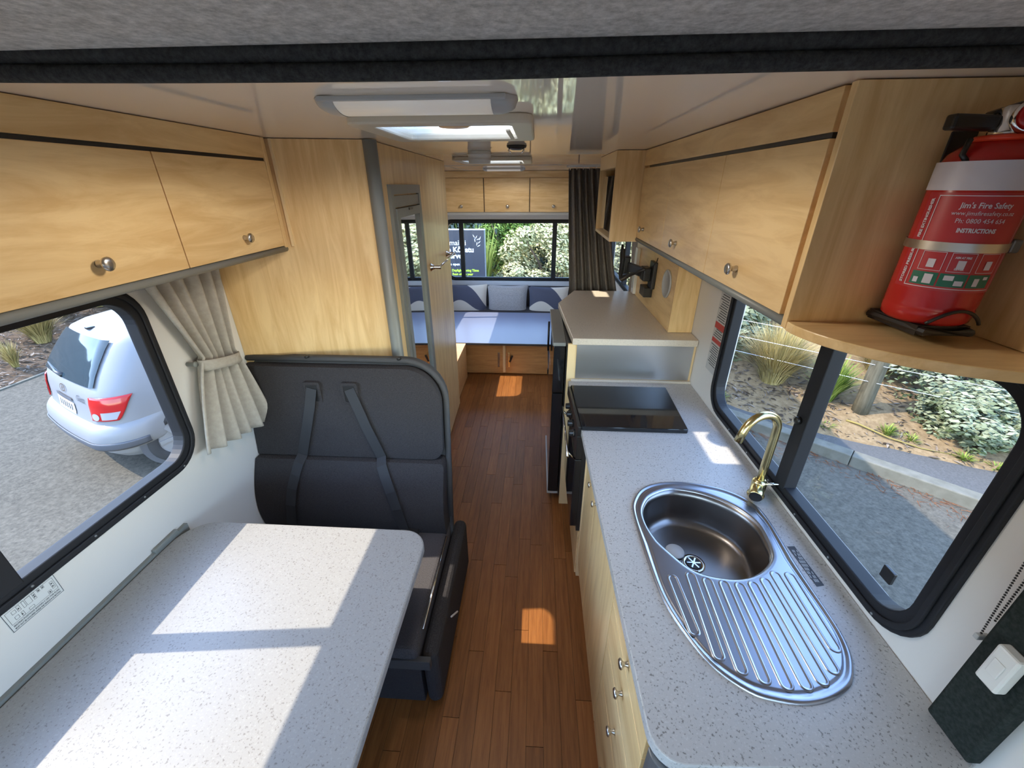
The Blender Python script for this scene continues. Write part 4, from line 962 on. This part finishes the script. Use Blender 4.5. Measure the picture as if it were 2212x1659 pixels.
# curtains in the middle and by window 5
c2 = thing('curtain', 'dark brown-grey pleated curtain beside the microwave cabinet', 'curtain', (.45, 3.24, .4))
def curt2(u, v):
    z = 1.985 - v * 1.2
    k = v ** 1.1; x0 = .205 + .075 * k; x1 = .455 + .245 * k; nA = 6.0
    return (x0 + (x1 - x0) * u, 3.26 + (.026 + .012 * k) * math.sin(u * 2 * PI * nA) + .008 * math.sin(u * 17 + 3 * v), z)
MB().grid(curt2, 90, 26).build('cloth', 'curtain_dark', c2, True, solid=.003)
MB().tube([(.19, 3.26, 1.998), (.80, 3.26, 1.998)], .006, 8).build('rail', 'white', c2, True)
for i in range(6): MB().tube([(.215 + i * .045, 3.26, 1.995), (.215 + i * .045, 3.255, 1.975)], .004, 6).build('hook', 'cream', c2, True)
c3 = thing('curtain', 'slim taupe curtain hanging at the right rear window', 'curtain', (.81, 3.6, .9))
MB().grid(lambda u, v: (.815 + .016 * math.sin(u * 2 * PI * 4), 3.30 + .52 * u * (1 - .35 * math.sin(PI * min(1, v * .8))), 1.60 - .8 * v), 50, 14).build('cloth', 'curtain', c3, True, solid=.003)

# ================================================================== outside
def hf(name, fn, nu, nv, mat, label):
    o = MB().grid(fn, nu, nv).build(name, mat, None, True); struct(o, label); return o
from mathutils import noise as mnoise
def nz(x, y, s=1.0): return mnoise.noise(Vector((x * s, y * s, 0.3)))
struct(MB().box(-45, 45, -40, 60, GZ - .3, GZ).build('ground', 'gravel'), 'grey gravel car park around the motorhome')
hf('left_bank', lambda u, v: (-8.1 - 22 * u ** 1.3, -30 + 80 * v, GZ - .01 + .28 * 22 * u ** 1.3 + (.09 * nz(u * 40, v * 60) + .05 * nz(u * 110, v * 170)) * min(1, u * 8)), 70, 160, 'bank', 'bark mulched bank rising beyond the car')
eb = MB().box(-8.14, -8.09, -30, 50, GZ - .05, GZ + .02).build('bank_edging', 'concrete'); struct(eb, 'thin edging line between gravel and bark bank')
# kerb, path and bank on the right
ku = Vector((.736, -.677, 0)); kn = Vector((.677, .736, 0)); k0 = Vector((3.09, 4.19, 0)) + kn * -.005
kerb = sroot('kerb', 'pale concrete kerb along the gravel outside the kitchen window', (3.1, 4.2, GZ))
s_ = -4.0
while s_ < 12:
    c = k0 + ku * (s_ + .745) + kn * .075; c.z = GZ + .06
    MB().obox(c, ku, kn, (0, 0, 1), .747, .075, .07).build('kerb_stone', 'concrete', kerb, bevel=.012); s_ += 1.5
pe = [(.4, 7.8), (1.9, 5.62), (2.5, 5.02), (3.215, 4.36), (4.66, 3.63), (6.5, 2.85), (10, 1.2), (16, -2.0)]
def pel(t):
    t *= len(pe) - 1; i = min(int(t), len(pe) - 2); f = t - i; return Vector(pe[i]) * (1 - f) + Vector(pe[i + 1]) * f
def pathfn(u, v):
    s0 = -4 + 15 * u; a = k0.to_2d() + ku.to_2d() * s0 + kn.to_2d() * .14; b = pel(u) + Vector((.35, .5)) * .5
    q = a * (1 - v) + b * v; return (q.x, q.y, -.775 + .002 * v)
hf('footpath', pathfn, 40, 4, 'asphalt', 'grey asphalt footpath behind the kerb')
def bankfn(u, v):
    b = pel(u); t = 16 * v ** 1.4; q = b + Vector((.5, .866)) * t; q += Vector((.05 * nz(u * 60, 2), .05 * nz(u * 60, 5)))
    return (q.x, q.y, -.785 + .28 * t + (.07 * nz(q.x, q.y, 2.2) + .035 * nz(q.x, q.y, 6)) * min(1, t * 2) + .012 * (1 if t > .01 else -2))
hf('right_bank', bankfn, 110, 70, 'drygrass', 'dry grassy bank rising behind the footpath')
hf('rear_hill', lambda u, v: (-30 + 60 * u, 12.5 + 18 * v, GZ + 6.5 * v ** .8 + .5 * nz(u * 12, v * 6)), 50, 20, 'leaf_dark', 'green hillside behind the shrubs')
nm = MB()
for i in range(420):
    s0 = random.uniform(-1.5, 2.2); t0 = random.gauss(-.10, .10); c = k0 + ku * s0 + kn * min(-.01, t0); a = random.uniform(0, PI); L_ = random.uniform(.02, .06)
    dx, dy = math.cos(a) * L_, math.sin(a) * L_; z = GZ + random.uniform(.003, .014)
    nm.add([(c.x - dx, c.y - dy, z), (c.x + dx, c.y + dy, z + .004), (c.x + dx - dy * .12, c.y + dy + dx * .12, z)], [(0, 1, 2)])
nd = nm.build('pine_needles', 'needles', fix=False); nd['kind'] = 'stuff'; nd['label'] = 'reddish brown pine needles drifted along the kerb'

def with_tone(o, tones):
    at = o.data.attributes.new('tone', 'FLOAT', 'POINT'); at.data.foreach_set('value', tones)
def bank_z(x, y):
    best = None
    # height of the right bank at x, y, sampled by marching along the edge polyline
    n = Vector((.5, .866)); 
    bu = 0; bd_ = 1e9
    for i in range(241):
        u = i / 240; b = pel(u); d = Vector((x, y)) - b; c = abs(d.x * n.y - d.y * n.x)
        if c < bd_: bd_ = c; bu = u; t = d.dot(n)
    t = max(0, t); return -.785 + .28 * t + .07 * nz(x, y, 2.2) * min(1, t * 2)
def lb_z(x, y): return GZ + .28 * (-8.1 - x)
def tussock(name, label, p, n, L_, spread, mat, cat='grass tuft', grp=None, wid=.006, lean=.9):
    t = thing(name, label, cat, p, grp)
    mb = MB(); tn = []
    for i in range(n):
        a = random.uniform(0, 2 * PI); r0 = spread * .25 * math.sqrt(random.random()); ln = L_ * random.uniform(.55, 1.1); out = spread * random.random() ** .7
        d = Vector((math.cos(a), math.sin(a), 0)); pr = Vector((-d.y, d.x, 0)); q0 = Vector(p) + d * r0; tone = random.random(); w_ = wid * random.uniform(.6, 1.4)
        pts = []
        for k in range(4):
            f = k / 3; h = ln * (f - .42 * lean * f * f * out / max(spread, .01)); pts.append(q0 + d * (out * f ** 1.4) + Vector((0, 0, h - .02)))
        vs = []
        for k, q in enumerate(pts):
            wk_ = w_ * (1 - (k / 3) ** 1.5 * .92); vs += [q - pr * wk_, q + pr * wk_]; tn += [max(0, min(1, tone * 1.1 - .15 + .25 * k / 3))] * 2
        mb.add(vs, [(0, 1, 3, 2), (2, 3, 5, 4), (4, 5, 7, 6)])
    o = mb.build('blades', mat, t, fix=False); o['kind'] = 'stuff'; with_tone(o, tn); return t
def bush(name, label, blobs, n, size, mat, cat='shrub', grp=None, stem=True, lo=-9):
    """blobs: (x, y, z, rx, ry, rz)"""
    b0 = blobs[0]; t = thing(name, label, cat, (b0[0], b0[1], max(lo, b0[2] - b0[5])), grp); mb = MB(); tn = []
    wts = [b[3] * b[5] for b in blobs]
    subs = []
    for b in blobs:
        for k in range(44):
            v = Vector((random.gauss(0, 1), random.gauss(0, 1), random.gauss(0, 1))).normalized(); rr = random.uniform(.20, .40)
            subs.append((Vector((b[0] + v.x * b[3] * (1 - rr * .6), b[1] + v.y * b[4] * (1 - rr * .6), b[2] + v.z * b[5] * (1 - rr * .6))), rr * (b[3] + b[4] + b[5]) / 3))
    for i in range(n):
        c, r_ = random.choice(subs); v = Vector((random.gauss(0, 1), random.gauss(0, 1), random.gauss(.25, 1))).normalized(); q = c + v * r_ * random.uniform(.8, 1.06)
        if q.z < lo: continue
        nrm = (v * .8 - SUN * .45 + Vector((random.gauss(0, .4), random.gauss(0, .4), random.gauss(0, .4)))).normalized(); a = nrm.cross(Vector((random.random(), random.random(), random.random() + .1))).normalized(); b_ = nrm.cross(a)
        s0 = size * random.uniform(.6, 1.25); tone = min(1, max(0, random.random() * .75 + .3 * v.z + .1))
        mb.add([q - a * s0, q - b_ * s0 * .45, q + a * s0, q + b_ * s0 * .45], [(0, 1, 2, 3)]); tn += [tone] * 4
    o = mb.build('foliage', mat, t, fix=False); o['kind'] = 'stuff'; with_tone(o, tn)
    if stem:
        mb = MB()
        for k in range(5):
            a = k * 1.3; mb.tube([(b0[0] + .03 * math.cos(a), b0[1] + .03 * math.sin(a), max(lo, b0[2] - b0[5])), (b0[0] + b0[3] * .3 * math.cos(a), b0[1] + b0[4] * .3 * math.sin(a), b0[2]), (b0[0] + b0[3] * .7 * math.cos(a), b0[1] + b0[4] * .7 * math.sin(a), b0[2] + b0[5] * .6)], [.03, .02, .008], 6)
        # leafy dark core keeps the shrub from being see-through
        mb.build('stems', 'bark', t, True)
    return t
# right side planting
def RP(x, y, dz=0): return (x, y, bank_z(x, y) + dz)
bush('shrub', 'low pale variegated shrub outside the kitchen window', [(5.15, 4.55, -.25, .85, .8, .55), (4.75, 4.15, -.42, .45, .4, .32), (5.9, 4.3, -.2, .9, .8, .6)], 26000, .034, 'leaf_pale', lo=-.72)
tussock('tussock_grass', 'large straw coloured tussock behind the fence wires', RP(3.30, 5.35), 1500, .95, .55, 'blade_straw', grp='tussocks on the right bank')
tussock('grass_clump', 'bright green flax-like clump beside the fence post', RP(3.72, 4.85), 420, .62, .30, 'blade_green', wid=.011, lean=.6)
tussock('tussock_grass', 'dry tussock farther up the right bank', RP(3.75, 6.9), 900, .8, .5, 'blade_straw', grp='tussocks on the right bank')
tussock('grass_clump', 'green strappy clump at the top of the right bank', RP(3.95, 7.5), 300, .9, .5, 'blade_green', wid=.016, lean=.7)
tussock('tussock_grass', 'pale tussock behind the fence post', RP(4.75, 6.0), 900, .8, .5, 'blade_straw', grp='tussocks on the right bank')
tussock('tussock_grass', 'brown tussock between post and shrub', RP(4.55, 5.25), 700, .6, .4, 'blade_straw', grp='tussocks on the right bank')
for i, (x, y, n, h) in enumerate(((2.55, 5.12, 60, .12), (4.05, 4.22, 70, .16), (4.25, 4.12, 50, .10), (4.55, 3.82, 80, .10), (4.78, 3.70, 60, .08), (3.5, 4.4, 40, .08), (4.9, 3.9, 40, .07))):
    tussock('weed_tuft', ('small green weed at the far end of the path', 'tall green weed tuft by the fallen stick', 'small green weed beside the fallen stick', 'broad green weed at the path edge', 'green weed near the window frame edge', 'tiny green weed in the bark', 'tiny green weed below the shrub')[i], RP(x, y), n, h, .12, 'blade_green', 'weed', 'weeds on the right bank', .009, .8)
po_ = thing('fence_post', 'round weathered wooden fence post on the right bank', 'post', RP(3.95, 4.56, -.05))
b_ = RP(3.95, 4.56, -.08); MB().lathe([(.088, 0), (.085, .3), (.083, .9), (.080, 1.08), (.06, 1.10)], b_, (0, 0, 1), 18).build('timber', 'post', po_, True)
fdv = Vector((.80, -.60, 0))
fpost2 = thing('fence_post', 'second fence post hidden far along the right bank', 'post', (6.75, 2.46, -.5)); MB().lathe([(.088, 0), (.083, .9), (.06, 1.1)], (6.75, 2.46, -.55), (0, 0, 1), 14).build('timber', 'post', fpost2, True)
for i, zz in enumerate((.02, -.19, .24)):
    a = Vector((3.95, 4.56, zz)) - fdv * 4.2; c = Vector((3.95, 4.56, zz)) + fdv * 3.4; a.z += .06; 
    tag(MB().tube([a, Vector((3.95, 4.47, zz)), c], .0035, 6).build('fence_wire', 'wire', None, True), ('middle galvanised fence wire on the right bank', 'lowest galvanised fence wire on the right bank', 'top galvanised fence wire on the right bank')[i], 'wire', 'fence wires')
tag(MB().tube([RP(3.72, 4.42, .03), RP(3.80, 4.33, .05), RP(4.0, 4.13, .04), RP(4.25, 3.98, .02), RP(4.5, 3.86, .015)], [.013, .011, .009, .007, .004], 7).build('fallen_stick', 'blade_straw', None, True), 'pale fallen curved stick lying on the bark', 'stick')
# scattered chips and straw
def scatter(name, n, fn, mat, label, L0, L1):
    mb = MB(); tn = []
    for i in range(n):
        x, y, z = fn(); a = random.uniform(0, PI); L_ = random.uniform(L0, L1); dx, dy = math.cos(a) * L_, math.sin(a) * L_; w_ = random.uniform(.12, .4); dz = random.uniform(-.3, .3) * L_
        mb.add([(x - dx, y - dy, z - dz), (x + dy * w_, y - dx * w_, z + .004), (x + dx, y + dy, z + dz), (x - dy * w_, y + dx * w_, z + .006)], [(0, 1, 2, 3)]); tn += [random.random() ** 1.5] * 4
    o = mb.build(name, mat, fix=False); o['kind'] = 'stuff'; o['label'] = label; with_tone(o, tn)
def rl():
    x = -8.15 - 3.6 * random.random(); y = random.uniform(4.2, 10.5); return (x, y, lb_z(x, y) + .09 * nz(((-8.1 - x) / 22) ** (1 / 1.3) * 40, (y + 30) / 80 * 60) * min(1, ((-8.1 - x) / 22) ** (1 / 1.3) * 8) + .02)
scatter('bark_chips', 5200, rl, 'chips', 'scattered bark chips on the left bank', .02, .075)
def rrr():
    u = random.uniform(.2, .72); t = random.uniform(.03, 1.6); q = pel(u) + Vector((.5, .866)) * t; return (q.x, q.y, bank_z(q.x, q.y) + .018)
scatter('dry_straw', 2600, rrr, 'chips', 'scattered dry straw on the right bank', .015, .06)
# left side planting
for i, (x, y, n, h, s0, mt) in enumerate(((-8.95, 6.5, 900, .85, .42, 'blade_olive'), (-9.75, 6.86, 300, .6, .25, 'blade_olive'), (-8.52, 5.66, 260, .52, .16, 'blade_olive'), (-9.65, 7.5, 900, .9, .5, 'blade_olive'), (-9.6, 8.3, 900, .85, .5, 'blade_straw'), (-10.6, 7.4, 600, .8, .45, 'blade_olive'), (-10.4, 9.2, 700, .9, .5, 'blade_olive'), (-9.2, 9.4, 500, .7, .4, 'blade_straw'))):
    tussock('tussock_grass', ('olive tussock on the bark bank left of the car', 'slim green tussock high on the left bank', 'small tussock at the foot of the left bank', 'bushy tussock beyond the car roof', 'straw tussock behind the car roof', 'olive tussock under the cabinet edge', 'tall tussock at the top of the left bank', 'dry tussock beyond the car bonnet')[i], (x, y, lb_z(x, y) + .02), n, h, s0, mt, grp='tussocks on the left bank', wid=.007)

# ------------------------------------------------------------------ silver hatchback
car = thing('car', 'silver hatchback parked on the gravel outside the left window', 'car', (0, 0, 0))
ZS = [.20, .30, .42, .55, .70, .85, .95, 1.00, 1.10, 1.20, 1.32, 1.40, 1.44, 1.47, 1.485]
YRr = [.14, .05, .02, .03, .07, .09, .115, .14, .20, .27, .36, .43, .52, .66, .85]
WW = [.75, .795, .815, .825, .83, .825, .81, .80, .775, .745, .70, .66, .61, .54, .40]
RC = [.30, .30, .30, .30, .29, .29, .29, .29, .29, .29, .28, .27, .26, .25, .2]
def itp(tab, z):
    if z <= ZS[0]: return tab[0]
    for i in range(len(ZS) - 1):
        if z <= ZS[i + 1]:
            f = (z - ZS[i]) / (ZS[i + 1] - ZS[i]); f = f; return tab[i] * (1 - f) + tab[i + 1] * f
    return tab[-1]
def carS(z, s_):
    w_, yr, r_ = itp(WW, z), itp(YRr, z), itp(RC, z); sg = 1 if s_ >= 0 else -1; s_ = abs(s_); a = w_ - r_
    if s_ < a: x, y = s_, yr + .05 * (s_ / w_) ** 2
    elif s_ < a + r_ * PI / 2:
        th = (s_ - a) / r_; x, y = a + r_ * math.sin(th), yr + .05 * (a / w_) ** 2 + r_ * (1 - math.cos(th))
    else: x, y = w_, yr + .05 * (a / w_) ** 2 + r_ + (s_ - a - r_ * PI / 2)
    f = 3.72
    if y > f - .5: x = x * (1 - .35 * max(0, (y - f + .5) / .6) ** 2)
    hood = .98 if y > 2.95 else (1.5 if y < 1.9 else 1.5 - .52 * (y - 1.9) / 1.05)
    return Vector((sg * x, min(y, 3.75), min(z, hood - (.25 * max(0, (y - 3.0) / .8) ** 2 if y > 3 else 0))))
def carN(z, s_):
    d1 = carS(z, s_ + .01) - carS(z, s_ - .01); d2 = carS(z + .008, s_) - carS(z - .008, s_); n = d1.cross(d2)
    return n.normalized() if n.length > 1e-9 else Vector((0, -1, 0))
def cpatch(fn, nu, nv, off, name, mat, par=car, solid=0, smooth=True):
    def g(u, v):
        z, s_ = fn(u, v); return carS(z, s_) + carN(z, s_) * (off(u, v) if callable(off) else off)
    return MB().grid(g, nu, nv).build(name, mat, par, smooth, fix=False, solid=solid)
SM = 4.15
mb = MB(); NU = 150
zl = [.20, .25, .30, .36, .42, .48, .55, .62, .70, .78, .85, .90, .95, 1.0, 1.05, 1.1, 1.15, 1.2, 1.26, 1.32, 1.36, 1.40, 1.42, 1.44, 1.455, 1.47, 1.478, 1.485]
def sdist(u): 
    q = 2 * u - 1; return SM * (1 if q >= 0 else -1) * abs(q) ** 1.5
mb.grid(lambda u, v: carS(zl[int(round(v * (len(zl) - 1)))], sdist(u)), NU, len(zl) - 1)
top = len(mb.v) - (NU + 1)
ctr = len(mb.v); NUh = NU // 2
for i in range(NUh): mb.f.append((top + i, top + i + 1, top + NU - i - 1, top + NU - i))
mb.build('body_shell', 'carpaint', car, True, fix=False)
rg = cpatch(lambda u, v: (1.005 + .385 * v, (2 * u - 1) * (.62 - .08 * v)), 48, 24, .018, 'rear_window', 'carglass')
cpatch(lambda u, v: (1.02 + .26 * v, 1.14 + .10 * v + u * (.62 - .06 * v)), 16, 16, .018, 'quarter_window', 'carglass')
cpatch(lambda u, v: (1.00 + .30 * v, 1.95 + .05 * v + u * (1.1 - .15 * v)), 16, 16, .018, 'door_window', 'carglass')
for sg in (1, -1):
    tl_ = cpatch(lambda u, v: (.685 + .235 * v, sg * (.575 + u * (.25 + .12 * v ** .8))), 16, 10, lambda u, v: .012, 'tail_lamp', 'tail', solid=.012)
    cpatch(lambda u, v: (.70 + .075 * v, sg * (.69 + u * (.12 + .04 * v))), 10, 4, .021, 'clear_lens', 'tailclear', tl_)
    cpatch(lambda u, v: (.73 + .038 * math.sin(2 * PI * u) * v, sg * (.632 + .040 * math.cos(2 * PI * u) * v)), 20, 4, .022, 'round_lens', 'tailclear', tl_)
cpatch(lambda u, v: (.34 + .30 * v, (2 * u - 1) * 1.20), 60, 12, lambda u, v: .062 * math.sin(PI * min(1, max(0, v))) ** .5 * min(1, (1 - abs(2 * u - 1)) * 6 + .05) , 'rear_bumper', 'carpaint')
cpatch(lambda u, v: (.395 + .075 * v, (2 * u - 1) * 1.0), 50, 4, lambda u, v: .062 * math.sin(PI * (.055 + .075 * v) / .30) ** .5 + .008, 'bumper_strip', 'cargrey', solid=.01)
pl_ = cpatch(lambda u, v: (.665 + .12 * v, (2 * u - 1) * .22 - .02), 10, 3, .008, 'number_plate', 'white')
cpatch(lambda u, v: (.80 + .035 * v, (2 * u - 1) * .20 - .02), 10, 3, .012, 'plate_lamp_recess', 'cargrey')
for k in range(6): cpatch(lambda u, v: (.69 + .07 * v, -.19 + k * .06 + .030 * u), 2, 2, .0095, 'plate_stroke', 'ink', pl_)
def cartext(txt, size, z, s0, off, name, mat, width=None, shear=0):
    vs, fs = text_data(txt, size, 'CENTER', .001); mb = MB(); mb.add([carS(z + v[1], s0 + v[0] + shear * v[1]) + carN(z + v[1], s0 + v[0]) * off for v in vs], fs); return mb.build(name, mat, car, fix=False)
cartext('Getz', .085, .865, .38, .008, 'badge_lettering', 'cargrey')
cpatch(lambda u, v: (.905 + .040 * math.sin(2 * PI * u) * (.8 + .2 * v), -.02 + .072 * math.cos(2 * PI * u) * (.8 + .2 * v)), 24, 2, .010, 'oval_emblem', 'chrome')
cartext('H', .07, .905, -.02, .010, 'emblem_letter', 'chrome', shear=.35)
MB().tube([carS(1.03, -.02) + Vector((0, -.015, 0)), carS(1.035, -.20) + Vector((0, -.03, 0)), carS(1.06, -.52) + Vector((0, -.02, 0))], [.028, .014, .008], 8).build('rear_wiper', 'black', car, True)
MB().obox(carS(1.43, .0) + Vector((0, .0, .012)), (1, 0, 0), (0, 1, 0), (0, 0, 1), .03, .035, .012).build('washer_cap', 'black', car, bevel=.004)
for sg in (1, -1):
    for yy in (.60, 3.05):
        xw = .80
        MB().lathe([(.345, 0), (.345, .006)], (sg * (xw + .012), yy, .315), (sg, 0, 0), 40).build('wheel_arch', 'cargrey', car)
        wh = MB().lathe([(.20, -.16), (.27, -.16), (.292, -.14), (.295, -.02), (.285, .012), (.24, .022), (.195, .018), (.19, .0)], (sg * (xw + .016), yy, .296), (sg, 0, 0), 40).build('tyre', 'tyre', car, True)
        mb = MB().lathe([(.198, 0), (.192, .014), (.18, .006), (.03, .004)], (sg * (xw + .018), yy, .296), (sg, 0, 0), 36)
        for k in range(6):
            a = k * PI / 3; c = Vector((sg * (xw + .030), yy + .11 * math.cos(a), .296 + .11 * math.sin(a))); mb.obox(c, (0, math.cos(a), math.sin(a)), (0, -math.sin(a), math.cos(a)), (1, 0, 0), .075, .022, .006)
        mb.lathe([(.045, .0), (.04, .022), (.01, .026)], (sg * (xw + .018), yy, .296), (sg, 0, 0), 20); mb.build('hub_cap', 'chrome' if False else 'carpaint', wh)
mb = MB().box(-.78, .78, .3, 3.5, .16, .24); mb.build('underbody', 'cargrey', car)
car.location = (-4.93, 3.42, GZ); car.rotation_euler = (0, 0, R(-26))

# ------------------------------------------------------------------ sign and shrubs behind the rear window
sg_ = thing('sign', 'dark slate information sign with white and green lettering behind the rear window', 'sign', (-2.2, 9.0, GZ))
MB().box(-3.4, -1.13, 9.0, 9.13, GZ, 1.04).build('panel', 'signface', sg_)
MB().box(-1.13, -1.118, 8.998, 9.132, GZ, 1.04).build('edge_panel', 'signside', sg_)
MB().box(-3.41, -1.116, 8.996, 9.134, 1.041, 1.056).build('cap', 'signtop', sg_)
mb = MB(); FY = 8.9975
for txt, sz, xr, z, b in (('Nau mai ki', .15, -1.52, .785, .001), ('Hakoritanga ndo K\u014dhatu', .15, -1.36, .645, .005), ('Nature Reserve', .15, -1.62, .515, .005), ('Gates open', .075, -1.68, .345, .002)):
    mb = MB(); put_text(mb, txt, sz, (xr, FY, z), (1, 0, 0), (0, 0, 1), 'RIGHT', b); mb.build('lettering', 'print_white', sg_)['kind'] = 'stuff'
mb = MB(); put_text(mb, 'No overnight camping allowed', .06, (-1.45, FY, .06), (1, 0, 0), (0, 0, 1), 'RIGHT', .001)
mb.build('lettering', 'print_white', sg_)['kind'] = 'stuff'
mb = MB()
put_text(mb, '8am - 9pm  Daylight Saving Time', .07, (-1.27, FY, .215), (1, 0, 0), (0, 0, 1), 'RIGHT', .003); mb.build('green_lettering', 'print_green', sg_)['kind'] = 'stuff'; mb = MB(); put_text(mb, '8am - 7pm  Rest of the year', .07, (-1.40, FY, .135), (1, 0, 0), (0, 0, 1), 'RIGHT', .003)
mb.build('green_lettering', 'print_green', sg_)['kind'] = 'stuff'
mb = MB()
for x, z, a in ((-1.30, .90, 60), (-1.26, .86, 20), (-1.33, .84, 100), (-1.24, .80, 40), (-1.29, .77, 80), (-1.22, .88, 70), (-1.25, .73, 30), (-1.35, .92, 120)):
    ca, sa = math.cos(R(a)), math.sin(R(a)); mb.add([(x - ca * .045, FY, z - sa * .045), (x - sa * .009, FY, z + ca * .009), (x + ca * .045, FY, z + sa * .045), (x + sa * .009, FY, z - ca * .009)], [(0, 1, 2, 3)])
mb.build('fern_motif', 'print_white', sg_)['kind'] = 'stuff'
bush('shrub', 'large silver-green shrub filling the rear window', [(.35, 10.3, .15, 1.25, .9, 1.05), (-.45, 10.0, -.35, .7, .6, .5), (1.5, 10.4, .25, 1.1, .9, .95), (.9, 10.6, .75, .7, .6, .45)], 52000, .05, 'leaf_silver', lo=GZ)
bush('shrub', 'bright green feathery shrub between the sign and the silver shrub', [(-.85, 11.5, .45, .75, .6, 1.0), (-.2, 11.8, .9, .8, .6, .6)], 20000, .045, 'leaf_green', lo=GZ)
bush('shrub', 'dark green hedge at the back of the rear planting', [(-3.5, 12.2, .5, 2.2, .8, 1.6), (1.0, 12.6, .7, 2.6, .8, 1.4), (4.5, 12.2, .6, 2.4, .8, 1.6)], 12000, .09, 'leaf_dark', lo=GZ)
bush('shrub', 'pale shrub on the left behind the lounge, seen in the mirror', [(2.9, 9.4, .2, 1.0, .9, 1.1)], 9000, .06, 'leaf_silver', lo=GZ)
for i, (x, y, z) in enumerate(((-2.2, 9.9, .55), (-1.7, 10.0, .50), (-1.35, 10.3, .45), (-2.8, 9.8, .5))):
    tussock('flax', ('yellow-green flax clump behind the sign, second from the left', 'yellow-green flax clump behind the sign middle', 'yellow-green flax clump behind the sign end', 'yellow-green flax clump behind the sign far left')[i], (x, y, GZ), 70, 2.15, .55, 'blade_green', 'flax', 'flax behind the sign', .035, .5)
bush('shrub', 'green shrubs outside the right rear window', [(3.4, 7.6, .2, .9, .9, 1.0), (3.0, 6.4, -.2, .6, .6, .6)], 7000, .06, 'leaf_pale', lo=GZ)

sb = thing('side_bench', 'low maple side bench left of the white board', 'bench', (-1.0, 3.7, 0)); MB().box(-1.29, -.735, 3.40, 4.015, .004, .384).build('body', 'wood_orange', sb)

fe.location.z += .012
